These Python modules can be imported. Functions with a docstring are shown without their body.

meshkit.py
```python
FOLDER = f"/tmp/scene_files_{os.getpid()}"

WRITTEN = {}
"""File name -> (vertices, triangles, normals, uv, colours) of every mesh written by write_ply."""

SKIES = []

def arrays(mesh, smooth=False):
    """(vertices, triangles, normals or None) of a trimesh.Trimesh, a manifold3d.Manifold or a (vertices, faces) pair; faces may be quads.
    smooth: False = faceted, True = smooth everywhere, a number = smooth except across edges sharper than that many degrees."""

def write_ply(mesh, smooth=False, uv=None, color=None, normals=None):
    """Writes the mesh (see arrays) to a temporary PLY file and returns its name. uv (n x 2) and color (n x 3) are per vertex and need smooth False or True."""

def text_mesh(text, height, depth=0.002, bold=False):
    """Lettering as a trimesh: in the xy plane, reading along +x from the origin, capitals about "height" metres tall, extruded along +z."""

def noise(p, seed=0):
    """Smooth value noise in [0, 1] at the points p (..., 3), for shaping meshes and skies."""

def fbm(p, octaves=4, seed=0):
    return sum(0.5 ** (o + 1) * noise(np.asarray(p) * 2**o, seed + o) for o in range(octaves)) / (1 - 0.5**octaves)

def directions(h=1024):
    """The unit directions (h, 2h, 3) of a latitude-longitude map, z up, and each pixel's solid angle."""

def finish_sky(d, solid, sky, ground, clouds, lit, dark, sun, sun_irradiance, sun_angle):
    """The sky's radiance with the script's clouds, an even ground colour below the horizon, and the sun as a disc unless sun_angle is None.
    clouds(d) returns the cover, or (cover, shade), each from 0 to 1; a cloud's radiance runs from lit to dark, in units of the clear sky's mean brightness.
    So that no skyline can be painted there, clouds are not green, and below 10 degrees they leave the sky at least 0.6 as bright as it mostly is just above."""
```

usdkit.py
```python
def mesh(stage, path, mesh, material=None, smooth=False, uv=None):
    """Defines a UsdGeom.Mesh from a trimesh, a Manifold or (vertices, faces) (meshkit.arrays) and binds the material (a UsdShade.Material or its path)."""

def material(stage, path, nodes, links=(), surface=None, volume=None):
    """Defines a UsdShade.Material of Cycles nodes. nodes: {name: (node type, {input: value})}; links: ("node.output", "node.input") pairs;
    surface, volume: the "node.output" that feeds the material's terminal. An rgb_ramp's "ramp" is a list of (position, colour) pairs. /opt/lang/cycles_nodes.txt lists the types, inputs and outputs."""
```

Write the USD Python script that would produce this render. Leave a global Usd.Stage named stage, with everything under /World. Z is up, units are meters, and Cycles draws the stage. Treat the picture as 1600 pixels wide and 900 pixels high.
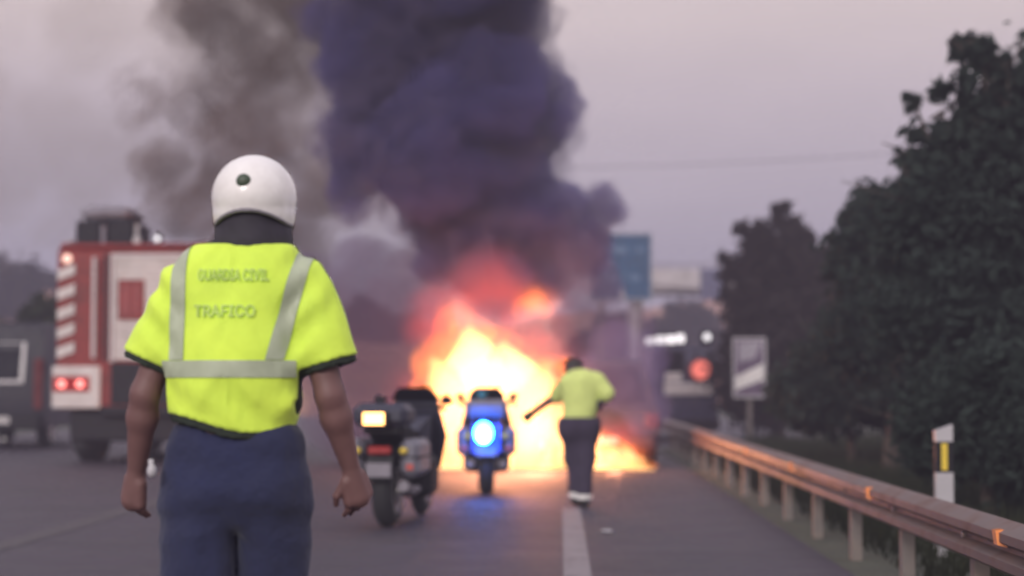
import math, sys
import numpy as np, trimesh, manifold3d
from pxr import Usd, UsdGeom, UsdLux, UsdShade, Gf, Sdf, Vt
import usdkit, meshkit

stage = Usd.Stage.CreateInMemory()
UsdGeom.SetStageUpAxis(stage, 'Z')
UsdGeom.SetStageMetersPerUnit(stage, 1.0)
UsdGeom.Xform.Define(stage, '/World')
UsdGeom.Scope.Define(stage, '/World/Looks')

# ------------------------------------------------------------------ camera, sky, sun, exposure
FPX, CAM_H, HOR, VPX = 3000.0, 1.2, 605.0, 875.0
PITCH, YAW = math.atan((HOR - 450) / FPX), math.atan((VPX - 800) / FPX)
cam = UsdGeom.Camera.Define(stage, '/World/camera')
cam.CreateHorizontalApertureAttr(36.0)
cam.CreateVerticalApertureAttr(20.25)
cam.CreateFocalLengthAttr(36.0 * FPX / 1600)
cam.CreateFStopAttr(1.6)
cam.CreateFocusDistanceAttr(7.0)
cam.CreateClippingRangeAttr((0.1, 5000.0))
cam.CreateExposureAttr(0.12)
cam.AddTranslateOp().Set((0, 0, CAM_H))
cam.AddRotateZOp().Set(math.degrees(YAW))
cam.AddRotateXOp().Set(90 + math.degrees(PITCH))

SUN_EL, SUN_AZ = math.radians(24), math.radians(200)      # a veiled low sun behind the camera; azimuth measured from +Y towards +X
SUN = np.array([math.sin(SUN_AZ) * math.cos(SUN_EL), math.cos(SUN_AZ) * math.cos(SUN_EL), math.sin(SUN_EL)])
sky_mat = usdkit.material(stage, '/World/Looks/sky_material', {
    'tc': ('texture_coordinate', {}),
    'sky': ('sky_texture', {'sky_type': 'single_scattering', 'sun_disc': False, 'sun_elevation': SUN_EL, 'sun_rotation': SUN_AZ, 'air_density': 1.6, 'aerosol_density': 3.0}),
    'sep': ('separate_xyz', {}),
    'cloudmap': ('mapping', {'scale': (1.6, 1.6, 6.0)}),
    'noise': ('noise_texture', {'scale': 2.2, 'detail': 5, 'roughness': 0.55}),
    'ramp': ('rgb_ramp', {'ramp': [(0.0, (2.6, 2.45, 3.3)), (0.07, (3.1, 2.8, 3.55)), (0.12, (4.4, 3.75, 4.1)), (0.19, (7.2, 5.9, 5.5)), (0.5, (8.0, 7.2, 7.8)), (1.0, (9.0, 8.6, 10.0))]}),
    'var': ('map_range', {'from_min': 0.3, 'from_max': 0.7, 'to_min': 0.9, 'to_max': 1.1}),
    'mul': ('vector_math', {'math_type': 'scale'}),
    'mix': ('mix', {'fac': 0.9}),
    'bg': ('background_shader', {'strength': 0.1}),
}, [('tc.generated', 'sep.vector'), ('tc.generated', 'cloudmap.vector'), ('cloudmap.vector', 'noise.vector'), ('noise.fac', 'var.value'), ('sep.z', 'ramp.fac'),
    ('ramp.color', 'mul.vector1'), ('var.result', 'mul.scale'), ('sky.color', 'mix.color1'), ('mul.vector', 'mix.color2'), ('mix.color', 'bg.color')], surface='bg.background')
sky = UsdLux.DomeLight.Define(stage, '/World/sky')
UsdShade.MaterialBindingAPI.Apply(sky.GetPrim()).Bind(sky_mat)
sky.GetPrim().SetCustomDataByKey('kind', 'structure')
sun = UsdLux.DistantLight.Define(stage, '/World/sun')
sun.CreateNormalizeAttr(True); sun.CreateIntensityAttr(0.4); sun.CreateAngleAttr(16.0); sun.CreateColorAttr((1.0, 0.95, 0.93))
sun.AddTransformOp().Set(Gf.Matrix4d().SetRotate(Gf.Rotation(Gf.Vec3d(0, 0, 1), Gf.Vec3d(*map(float, SUN)))))

# ------------------------------------------------------------------ helpers
_cy, _sy, _cp, _sp = math.cos(YAW), math.sin(YAW), math.cos(PITCH), math.sin(PITCH)
RIGHT, FWD = np.array([_cy, _sy, 0.0]), np.array([-_sy * _cp, _cy * _cp, _sp])
UP = np.cross(RIGHT, FWD)
def P(px, py, D):
    """the point at distance Y = D on the line of sight through pixel (px, py) of the 1600 x 900 photograph"""
    d = FWD + RIGHT * (px - 800) / FPX + UP * (450 - py) / FPX
    return np.array([0, 0, CAM_H]) + d * (D / d[1])
def ground(px, py):
    d = FWD + RIGHT * (px - 800) / FPX + UP * (450 - py) / FPX
    return np.array([0, 0, CAM_H]) + d * (-CAM_H / d[2])

names = {}
def numbered(path):
    n = names.get(path, -1) + 1
    names[path] = n
    return path if n == 0 else f'{path}_{n:03d}'
def tag(prim, label=None, cat=None, group=None, kind=None, category=None):
    cat = cat or category
    for k, v in (('label', label), ('category', cat), ('group', group), ('kind', kind)):
        if v: prim.SetCustomDataByKey(k, v)
    return prim
def thing(name, label, cat, loc=(0, 0, 0), rz=0.0, group=None, kind=None):
    x = UsdGeom.Xform.Define(stage, numbered('/World/' + name))
    x.AddTranslateOp().Set(tuple(float(v) for v in loc)); x.AddRotateZOp().Set(float(rz))
    return tag(x.GetPrim(), label, cat, group, kind)
def obj(name, mesh, m, parent=None, smooth=35, **kw):
    base = str(parent.GetPath()) if parent is not None else '/World'
    if isinstance(mesh, list): mesh = trimesh.util.concatenate(mesh)
    return tag(usdkit.mesh(stage, numbered(base + '/' + name), mesh, m, smooth=smooth).GetPrim(), **kw)

def box(x0, x1, y0, y1, z0, z1, bev=0.0):
    e, c = np.array([x1 - x0, y1 - y0, z1 - z0], float), np.array([x0 + x1, y0 + y1, z0 + z1]) / 2
    if bev <= 0:
        m = trimesh.creation.box(e)
    else:
        b = min(bev, 0.45 * e.min())
        s = np.array([(i, j, k) for i in (-1, 1) for j in (-1, 1) for k in (-1, 1)])
        pts = np.vstack([s * (e / 2 - b * (1 - np.eye(3)[a])) for a in range(3)])
        m = trimesh.convex.convex_hull(pts)
    m.apply_translation(c)
    return m
def hull(pts): return trimesh.convex.convex_hull(np.asarray(pts, float))
def rod(a, b, r, sides=10, r2=None):
    a, b = np.asarray(a, float), np.asarray(b, float)
    return tube([a, b], [r, r if r2 is None else r2], sides)
def tube(pts, radii, sides=8):
    p = np.asarray(pts, float); n = len(p); radii = np.broadcast_to(radii, (n,))
    t = np.gradient(p, axis=0); t /= np.linalg.norm(t, axis=1, keepdims=True) + 1e-12
    ref = np.array([0, 0, 1.0]) if abs(t[:, 2]).mean() < 0.8 else np.array([1.0, 0, 0])
    a = np.cross(t, ref); a /= np.linalg.norm(a, axis=1, keepdims=True) + 1e-12
    b = np.cross(t, a); ang = np.arange(sides) * 2 * np.pi / sides
    v = (p[:, None] + radii[:, None, None] * (np.cos(ang)[None, :, None] * a[:, None] + np.sin(ang)[None, :, None] * b[:, None])).reshape(-1, 3)
    i, j = np.meshgrid(np.arange(n - 1), np.arange(sides), indexing='ij')
    q = np.stack([i * sides + j, i * sides + (j + 1) % sides, (i + 1) * sides + (j + 1) % sides, (i + 1) * sides + j], -1).reshape(-1, 4)
    f = np.vstack([q[:, [0, 1, 2]], q[:, [0, 2, 3]]])
    k = len(v); v = np.vstack([v, p[0], p[-1]]); js = np.arange(sides)
    f = np.vstack([f, np.stack([np.full(sides, k), (js + 1) % sides, js], 1), np.stack([np.full(sides, k + 1), (n - 1) * sides + js, (n - 1) * sides + (js + 1) % sides], 1)])
    m = trimesh.Trimesh(v, f, process=False); m.fix_normals()
    return m
def disc(c, r, w, axis='x', sides=24, bev=0.0):
    if bev:
        prof = np.array([[0, -w / 2], [r - bev, -w / 2], [r, -w / 2 + bev], [r, w / 2 - bev], [r - bev, w / 2], [0, w / 2]])
        m = trimesh.creation.revolve(prof, sections=sides)
    else:
        m = trimesh.creation.cylinder(r, w, sections=sides)
    if axis == 'x': m.apply_transform(trimesh.transformations.rotation_matrix(math.pi / 2, [0, 1, 0]))
    if axis == 'y': m.apply_transform(trimesh.transformations.rotation_matrix(math.pi / 2, [1, 0, 0]))
    m.apply_translation(c); return m
def ell(c, r, sub=3):
    m = trimesh.creation.icosphere(sub, 1.0); m.apply_scale(r); m.apply_translation(c); return m
def prism_x(profile, x0, x1):
    """a closed (y, z) outline carried from x0 to x1"""
    from shapely.geometry import Polygon
    m = trimesh.creation.extrude_polygon(Polygon(profile), x1 - x0, engine='earcut')
    m.apply_transform(np.array([[0, 0, 1, x0], [1, 0, 0, 0], [0, 1, 0, 0], [0, 0, 0, 1.0]])); m.fix_normals()
    return m
def moved(m, t=(0, 0, 0), rz=0, rx=0, ry=0):
    m = m.copy()
    for a, ax in ((rx, [1, 0, 0]), (ry, [0, 1, 0]), (rz, [0, 0, 1])):
        if a: m.apply_transform(trimesh.transformations.rotation_matrix(math.radians(a), ax))
    m.apply_translation(t); return m

def mat(name, color, rough=0.6, metallic=0.0, var=0.12, scale=6.0, bump=0.0, bscale=60.0, dirt=None, dscale=2.5, coat=0.0, spec=0.5, sheen=0.0):
    """a surface whose colour wanders a little; dirt = (colour, amount): soft stains of that colour"""
    c = np.asarray(color, float)
    nodes = {'g': ('texture_coordinate', {}), 'n': ('noise_texture', {'scale': scale, 'detail': 4, 'roughness': 0.6}),
             'r': ('rgb_ramp', {'ramp': [(0.25, tuple(c * (1 - var))), (0.75, tuple(np.minimum(c * (1 + var), 1)))]}),
             'rr': ('map_range', {'from_min': 0.3, 'from_max': 0.7, 'to_min': max(rough - 0.08, 0.02), 'to_max': min(rough + 0.08, 1)}),
             'p': ('principled_bsdf', {'metallic': metallic, 'coat_weight': coat, 'specular_ior_level': spec, 'sheen_weight': sheen})}
    links = [('g.object', 'n.vector'), ('n.fac', 'r.fac'), ('n.fac', 'rr.value'), ('rr.result', 'p.roughness')]
    out = 'r.color'
    if dirt:
        nodes['d'] = ('noise_texture', {'scale': dscale, 'detail': 6, 'roughness': 0.65}); nodes['dr'] = ('map_range', {'from_min': 0.48, 'from_max': 0.7, 'to_min': 0, 'to_max': dirt[1], 'clamp': True})
        nodes['dm'] = ('mix', {'color2': dirt[0]})
        links += [('g.object', 'd.vector'), ('d.fac', 'dr.value'), ('dr.result', 'dm.fac'), (out, 'dm.color1')]; out = 'dm.color'
    links.append((out, 'p.base_color'))
    if bump:
        nodes['bn'] = ('noise_texture', {'scale': bscale, 'detail': 3}); nodes['b'] = ('bump', {'strength': bump, 'distance': 0.02})
        links += [('g.object', 'bn.vector'), ('bn.fac', 'b.height'), ('b.normal', 'p.normal')]
    return usdkit.material(stage, f'/World/Looks/{name}', nodes, links, surface='p.BSDF')
def glow(name, color, strength):
    return usdkit.material(stage, f'/World/Looks/{name}', {'e': ('emission', {'color': color, 'strength': strength})}, [], surface='e.emission')
def fog(name, color, density, aniso=0.0, emit=None, strength=0.0, noise=None):
    nodes = {'v': ('principled_volume', {'color': color, 'density': density, 'anisotropy': aniso})}
    links = []
    if emit is not None: nodes['v'][1].update({'emission_color': emit, 'emission_strength': strength})
    if noise:
        sc, lo, hi = noise
        nodes.update({'g': ('texture_coordinate', {}), 'n': ('noise_texture', {'scale': sc, 'detail': 3, 'roughness': 0.6, 'distortion': 0.6}),
                      'm': ('map_range', {'from_min': lo, 'from_max': hi, 'to_min': 0.0, 'to_max': density, 'clamp': True})})
        links += [('g.object', 'n.vector'), ('n.fac', 'm.value'), ('m.result', 'v.density')]
    return usdkit.material(stage, f'/World/Looks/{name}', nodes, links, volume='v.volume')

def nets(f, lo, hi, h):
    """surface nets of the field f(points) < 0 inside the box lo..hi"""
    lo, hi = np.asarray(lo, float), np.asarray(hi, float)
    n = np.ceil((hi - lo) / h).astype(int) + 1
    st = 5; n = ((n + st - 1) // st) * st; nc = n // st
    gc = np.stack(np.meshgrid(*[lo[k] + h * (st * np.arange(nc[k]) + (st - 1) / 2) for k in range(3)], indexing='ij'), -1)
    vc = f(gc.reshape(-1, 3).astype(np.float32)).reshape(nc).astype(float)
    val = vc.repeat(st, 0).repeat(st, 1).repeat(st, 2)
    ix = np.argwhere(np.abs(val) < st * h * 1.7 + 0.02)
    val[tuple(ix.T)] = f((lo + h * ix).astype(np.float32))
    s = val < 0
    cs = np.zeros(n - 1, int)
    for a, b, c in np.ndindex(2, 2, 2): cs += s[a:n[0] - 1 + a, b:n[1] - 1 + b, c:n[2] - 1 + c]
    act = (cs > 0) & (cs < 8)
    idx = -np.ones(n - 1, int); cells = np.argwhere(act); idx[act] = np.arange(len(cells))
    acc, cnt = np.zeros((len(cells), 3)), np.zeros(len(cells))
    cor = list(np.ndindex(2, 2, 2))
    for i in range(8):
        for j in range(i + 1, 8):
            if sum(abs(np.subtract(cor[i], cor[j]))) != 1: continue
            va, vb = val[tuple((cells + cor[i]).T)], val[tuple((cells + cor[j]).T)]
            m = (va < 0) != (vb < 0); t = np.where(m, va / np.where(m, va - vb, 1), 0)
            acc += m[:, None] * (np.array(cor[i]) + t[:, None] * (np.array(cor[j]) - np.array(cor[i]))); cnt += m
    v = lo + h * (cells + acc / cnt[:, None])
    F = []
    for ax in range(3):
        u, w = (ax + 1) % 3, (ax + 2) % 3
        sl0, sl1 = [slice(None)] * 3, [slice(None)] * 3
        sl0[ax], sl1[ax] = slice(0, n[ax] - 1), slice(1, n[ax])
        a, b = s[tuple(sl0)], s[tuple(sl1)]
        e = np.argwhere(a != b); e = e[(e[:, u] > 0) & (e[:, w] > 0) & (e[:, u] < n[u] - 1) & (e[:, w] < n[w] - 1)]
        flip = ~a[tuple(e.T)]
        du, dw = np.eye(3, dtype=int)[u], np.eye(3, dtype=int)[w]
        q = np.stack([idx[tuple((e - du - dw).T)], idx[tuple((e - dw).T)], idx[tuple(e.T)], idx[tuple((e - du).T)]], 1)
        q[flip] = q[flip][:, ::-1]
        F.append(q)
    q = np.vstack(F); q = q[(q >= 0).all(1)]
    return trimesh.Trimesh(v, np.vstack([q[:, [0, 1, 2]], q[:, [0, 2, 3]]]), process=False)
def smoothed(m, iterations=3):
    from scipy.sparse import coo_matrix
    e = m.edges_unique; n = len(m.vertices); w = coo_matrix((np.ones(2 * len(e)), (np.r_[e[:, 0], e[:, 1]], np.r_[e[:, 1], e[:, 0]])), shape=(n, n)).tocsr()
    d = np.maximum(np.asarray(w.sum(1)), 1); v = np.array(m.vertices)
    for _ in range(iterations):
        for k in (0.5, -0.48): v = v + k * (w @ v / d - v)
    m.vertices = v
    return m
def cap(p, a, b, ra, rb=None, sq=(1, 1, 1)):
    """distance to a tapered capsule; sq squashes an axis"""
    rb = ra if rb is None else rb
    a, b, q = np.asarray(a, np.float32), np.asarray(b, np.float32), np.asarray(sq, np.float32)
    d = (b - a) / q; t = np.clip(((p - a) / q) @ d / max(float(d @ d), 1e-9), 0, 1)
    return np.linalg.norm((p - a) / q - t[:, None] * d, axis=1) - (ra + (rb - ra) * t)
def smin(a, b, k): 
    h = np.maximum(k - np.abs(a - b), 0) / k
    return np.minimum(a, b) - h * h * k * 0.25
def blend(ds, k):
    o = ds[0]
    for d in ds[1:]: o = smin(o, d, k)
    return o

# ------------------------------------------------------------------ materials
M = dict(
    asphalt=mat('asphalt', (0.041, 0.032, 0.047), 0.6, var=0.35, scale=1.7, bump=0.6, bscale=70, dirt=((0.026, 0.023, 0.03), 0.8), dscale=0.6),
    verge=mat('verge_soil', (0.055, 0.06, 0.04), 0.95, var=0.35, scale=2.0, bump=0.6, bscale=20),
    hill=mat('hill_earth', (0.36, 0.17, 0.10), 1.0, var=0.4, scale=0.06, dirt=((0.07, 0.055, 0.035), 0.8), dscale=0.12),
    paint=mat('road_paint', (0.22, 0.20, 0.21), 0.7, var=0.25, scale=8, dirt=((0.09, 0.08, 0.09), 0.9), dscale=5),
    wornpaint=mat('worn_road_paint', (0.058, 0.050, 0.056), 0.7, var=0.3, scale=6, dirt=((0.04, 0.036, 0.042), 0.9), dscale=3),
    zinc=mat('galvanised_steel', (0.15, 0.105, 0.095), 0.5, 0.35, var=0.35, scale=3, dirt=((0.11, 0.05, 0.032), 0.85), dscale=3),  # red-brown tone with random darker brown patches
    post=mat('post_steel', (0.19, 0.165, 0.15), 0.55, 0.25, var=0.2, scale=5, dirt=((0.2, 0.15, 0.11), 0.6)),
    black=mat('black_plastic', (0.014, 0.013, 0.017), 0.6, var=0.2, spec=0.25),
    rubber=mat('tyre_rubber', (0.018, 0.018, 0.02), 0.85, var=0.2),
    darkpaint=mat('dark_vehicle_paint', (0.02, 0.018, 0.03), 0.5, var=0.2, coat=0.0, spec=0.3, dirt=((0.035, 0.03, 0.03), 0.5)),
    bluepaint=mat('blue_vehicle_paint', (0.06, 0.065, 0.13), 0.35, var=0.15, coat=0.4, dirt=((0.1, 0.085, 0.08), 0.5)),
    glass=mat('dark_window_glass', (0.010, 0.010, 0.016), 0.45, var=0.1, spec=0.06),
    red=mat('red_vehicle_paint', (0.25, 0.035, 0.03), 0.45, var=0.15, coat=0.1, spec=0.3, dirt=((0.10, 0.035, 0.03), 0.6), dscale=1.6),
    white=mat('white_vehicle_paint', (0.62, 0.58, 0.56), 0.4, var=0.08, coat=0.3, dirt=((0.34, 0.3, 0.27), 0.6), dscale=1.8),
    trim=mat('pale_trim', (0.55, 0.52, 0.52), 0.4, var=0.1),
    steel=mat('bare_metal', (0.55, 0.54, 0.54), 0.3, 0.9, var=0.15),
    skin=mat('skin', (0.17, 0.085, 0.08), 0.55, var=0.12, scale=14, bump=0.1, bscale=200),
    helmet=mat('helmet_shell', (0.86, 0.83, 0.80), 0.3, var=0.04, coat=0.4, dirt=((0.6, 0.56, 0.52), 0.4), dscale=9),
    pad=mat('helmet_padding', (0.035, 0.03, 0.045), 0.7, var=0.25, scale=20),
    hivis=mat('yellow_green_fabric', (0.70, 0.98, 0.09), 0.8, var=0.09, scale=5, bump=0.08, bscale=60, sheen=0.1),
    hivis2=mat('green_shirt_fabric', (0.62, 0.72, 0.22), 0.85, var=0.1, scale=9, bump=0.2, bscale=35),
    tape=mat('reflective_tape', (0.42, 0.47, 0.33), 0.5, var=0.12, scale=12),
    ink=mat('grey_print', (0.52, 0.70, 0.17), 0.8, var=0.15, scale=20),
    shirt=mat('dark_shirt_fabric', (0.022, 0.03, 0.022), 0.9, var=0.25, scale=12, bump=0.3),
    navy=mat('navy_trouser_fabric', (0.017, 0.021, 0.062), 0.9, var=0.25, scale=5, bump=0.35, bscale=30, sheen=0.15),
    plum=mat('dark_trouser_fabric', (0.04, 0.03, 0.055), 0.9, var=0.25, scale=6, bump=0.3),
    boot=mat('boot_leather', (0.02, 0.018, 0.018), 0.5, var=0.2),
    hair=mat('dark_hair', (0.02, 0.014, 0.011), 0.6, var=0.3, scale=40),
    signblue=mat('sign_blue_sheeting', (0.012, 0.075, 0.17), 0.5, var=0.12, scale=2, dirt=((0.03, 0.075, 0.13), 0.6)),
    signtext=mat('sign_pale_lettering', (0.13, 0.22, 0.34), 0.5, var=0.1),
    bikegrey=mat('dark_motorcycle_paint', (0.03, 0.03, 0.05), 0.45, var=0.2),
    bikewhite=mat('motorcycle_white', (0.17, 0.165, 0.20), 0.4, var=0.1),
    signgrey=mat('sign_grey_sheeting', (0.13, 0.09, 0.15), 0.5, var=0.15, scale=3),
    signwhite=mat('sign_white_sheeting', (0.46, 0.44, 0.46), 0.45, var=0.08, scale=3),
    concrete=mat('pale_concrete', (0.5, 0.46, 0.45), 0.85, var=0.15, scale=0.8, dirt=((0.25, 0.22, 0.2), 0.7), dscale=0.6),
    amber=mat('amber_sheeting', (0.75, 0.55, 0.06), 0.4, var=0.1),
    bark=mat('tree_bark', (0.07, 0.055, 0.045), 0.95, var=0.35, scale=10, bump=0.6),
    wire=mat('cable', (0.09, 0.08, 0.09), 0.6),
    scorched=mat('scorched_paint', (0.035, 0.03, 0.05), 0.75, var=0.4, scale=5, dirt=((0.02, 0.018, 0.018), 0.9), dscale=3),
    tarp=mat('grey_tarpaulin', (0.24, 0.22, 0.25), 0.8, var=0.15, scale=6, bump=0.3),
    hose=mat('dark_lance', (0.05, 0.055, 0.03), 0.5, var=0.2),
)
def leafmat(name, c):
    c = np.array(c)
    return usdkit.material(stage, f'/World/Looks/{name}', {
        'g': ('geometry', {}), 'r': ('rgb_ramp', {'ramp': [(0, tuple(c * 0.55)), (0.6, tuple(c)), (1, tuple(c * (1.5, 1.4, 1.2)))]}),
        'd': ('principled_bsdf', {'roughness': 0.85, 'specular_ior_level': 0.15}), 't': ('translucent_bsdf', {}), 'm': ('mix_closure', {'fac': 0.25})},
        [('g.random_per_island', 'r.fac'), ('r.color', 'd.base_color'), ('r.color', 't.color'), ('d.BSDF', 'm.closure1'), ('t.BSDF', 'm.closure2')], surface='m.closure')
L_DARK, L_OLIVE, L_BROWN, L_GRASS = leafmat('dark_leaves', (0.052, 0.075, 0.062)), leafmat('olive_leaves', (0.06, 0.075, 0.035)), leafmat('brownish_leaves', (0.06, 0.05, 0.045)), leafmat('grass_blades', (0.05, 0.06, 0.03))

# ------------------------------------------------------------------ ground, road, hills
def sheet(x0, x1, y0, y1, z, nx=2, ny=2, bumpy=0.0, seed=0):
    gx, gy = np.meshgrid(np.linspace(x0, x1, nx), np.linspace(y0, y1, ny), indexing='ij')
    zz = np.full(gx.shape, z)
    if bumpy: zz = zz + bumpy * (meshkit.fbm(np.stack([gx, gy, 0 * gx], -1) * 0.35, 3, seed) - 0.5)
    v = np.stack([gx, gy, zz], -1).reshape(-1, 3); i, j = np.meshgrid(np.arange(nx - 1), np.arange(ny - 1), indexing='ij')
    a = (i * ny + j).ravel(); q = np.stack([a, a + ny, a + ny + 1, a + 1], 1)
    return trimesh.Trimesh(v, np.vstack([q[:, [0, 1, 2]], q[:, [0, 2, 3]]]), process=False)
RAIL_X = 2.0
obj('ground', sheet(-1500, 1500, -600, 3000, -0.012), M['verge'], kind='structure')
obj('road', sheet(-14.0, RAIL_X - 0.12, -40, 400, 0.0, 30, 120), M['asphalt'], kind='structure')
obj('exit_road', [sheet(RAIL_X - 0.118, 6.2, 38.2, 400, 0.0)], M['asphalt'], kind='structure')
vg = sheet(RAIL_X - 0.118, 16, -20, 38, 0.0, 60, 160, 0.12, 4)
vg.vertices[:, 2] += 0.05 * np.clip((vg.vertices[:, 0] - RAIL_X - 0.6), 0, 6)
obj('verge', vg, M['verge'], kind='structure', smooth=True)
obj('lane_marking', sheet(0.02, 0.20, 11.2, 19.2, 0.004), M['paint'], kind='structure')
obj('lane_marking', sheet(-4.35, -4.10, 13.9, 20.5, 0.004), M['wornpaint'], kind='structure')
obj('lane_marking', sheet(-4.35, -4.10, 30.0, 37, 0.004), M['wornpaint'], kind='structure')
def ridge(name, pts, D, depth, seed, m):
    """a far slope whose crest passes the given pixels at distance D"""
    xs = np.linspace(pts[0][0], pts[-1][0], 140); ys = np.interp(xs, [p[0] for p in pts], [p[1] for p in pts])
    rows = []
    for k, t in enumerate(np.linspace(0, 1, 14)):
        row = []
        for x, y in zip(xs, ys):
            c = P(x, y, D); zt = c[2] * (math.sin(t * math.pi / 2))
            n = meshkit.fbm(np.array([[x * 0.02, t * 4, seed]]), 4, seed)[0] - 0.5
            row.append((c[0], D - depth * (1 - t), zt + n * 0.12 * c[2] * (0.3 + t)))
        rows.append(row)
    v = np.array(rows).reshape(-1, 3); n = len(xs); i, j = np.meshgrid(np.arange(13), np.arange(n - 1), indexing='ij'); a = (i * n + j).ravel()
    q = np.stack([a, a + 1, a + n + 1, a + n], 1)
    return obj(name, trimesh.Trimesh(v, np.vstack([q[:, [0, 1, 2]], q[:, [0, 2, 3]]]), process=False), m, kind='structure', smooth=True)
ridge('hill', [(-900, 380), (-200, 400), (60, 425), (180, 450), (420, 505), (640, 530), (760, 540)], 150, 70, 3, M['hill'])
ridge('hill', [(480, 540), (700, 520), (900, 492), (1040, 478), (1200, 470), (1600, 430), (2400, 380)], 190, 60, 8, M['hill'])

# ------------------------------------------------------------------ trees, bushes, grass
rng = np.random.default_rng(7)
def leaves(centers, size, seed, droop=0.3):
    r = np.random.default_rng(seed); n = len(centers)
    a = r.normal(size=(n, 3)); a[:, 2] -= droop; a /= np.linalg.norm(a, axis=1, keepdims=True)
    b = np.cross(a, r.normal(size=(n, 3))); b /= np.linalg.norm(b, axis=1, keepdims=True)
    s = size * r.uniform(0.6, 1.4, (n, 1))
    c = np.asarray(centers)
    v = np.stack([c - a * s, c + b * s * 0.42, c + a * s, c - b * s * 0.42], 1).reshape(-1, 3)
    k = np.arange(n)[:, None] * 4
    return trimesh.Trimesh(v, np.vstack([k + [0, 1, 2], k + [0, 2, 3]]), process=False)
def crown_points(lobes, n, seed, hollow=0.35):
    """points in a set of lobes ((centre), (radii)), gathered in clumps, thinner inside"""
    r = np.random.default_rng(seed); out = []
    vol = np.array([np.prod(l[1]) ** 0.75 * (l[2] if len(l) > 2 else 1) for l in lobes]); vol /= vol.sum()
    for (c, rad), w in zip([l[:2] for l in lobes], vol):
        m = max(int(n * w), 30); nc = max(m // 70, 4)
        d = r.normal(size=(nc, 3)); d /= np.linalg.norm(d, axis=1, keepdims=True)
        cc = np.array(c) + d * np.array(rad) * (r.uniform(hollow, 1.0, (nc, 1)) ** 0.6)
        cs = r.uniform(0.10, 0.24, nc) * np.mean(rad)
        k = r.integers(0, nc, m)
        out.append(cc[k] + r.normal(size=(m, 3)) * cs[k, None])
    return np.vstack(out)
def tree(name, label, cat, base, lobes, n, leaf, lm, seed, group=None, trunk=0.12):
    b = np.array(base, float)
    t = thing(name, label, cat, b, 0, group)
    r = np.random.default_rng(seed + 50)
    loc = [(np.array(l[0]) - b, *l[1:]) for l in lobes]
    top = max(loc, key=lambda l: l[0][2])[0]
    pts = np.array([[0, 0, -0.1], top * 0.3 + r.normal(0, .05, 3), top * 0.65 + r.normal(0, .07, 3), top])
    wood = [tube(pts, [trunk, trunk * .75, trunk * .45, trunk * .15], 9)]
    for c, rad in [l[:2] for l in loc]:
        s = pts[1] * 0.8 + (pts[2] - pts[1]) * r.uniform(0, .6)
        wood.append(tube([s, (s + c) / 2 + r.normal(0, .08, 3), c], [trunk * .4, trunk * .28, trunk * .1], 6))
        for k in range(4):
            e = c + r.normal(size=3) * np.array(rad) * .6
            wood.append(tube([c, (c + e) / 2 + r.normal(0, .04, 3), e], [trunk * .12, trunk * .09, trunk * .03], 4))
    obj('trunk', wood, M['bark'], t)
    p = crown_points(loc, n, seed); p = p[p[:, 2] > -0.02]
    obj('crown', leaves(p, leaf, seed + 9), lm, t, smooth=False)
    return t
def lobe(px, py, D, rpx, rpy=None, ry=None, dens=1.0):
    s = FPX / D; rpy = rpy or rpx
    return (P(px, py, D), (rpx / s, ry or rpx / s, rpy / s), dens)
G = 'trees beyond the guardrail'
def gpt(px, D): q = P(px, HOR, D); return (q[0], D, 0.0)
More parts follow.
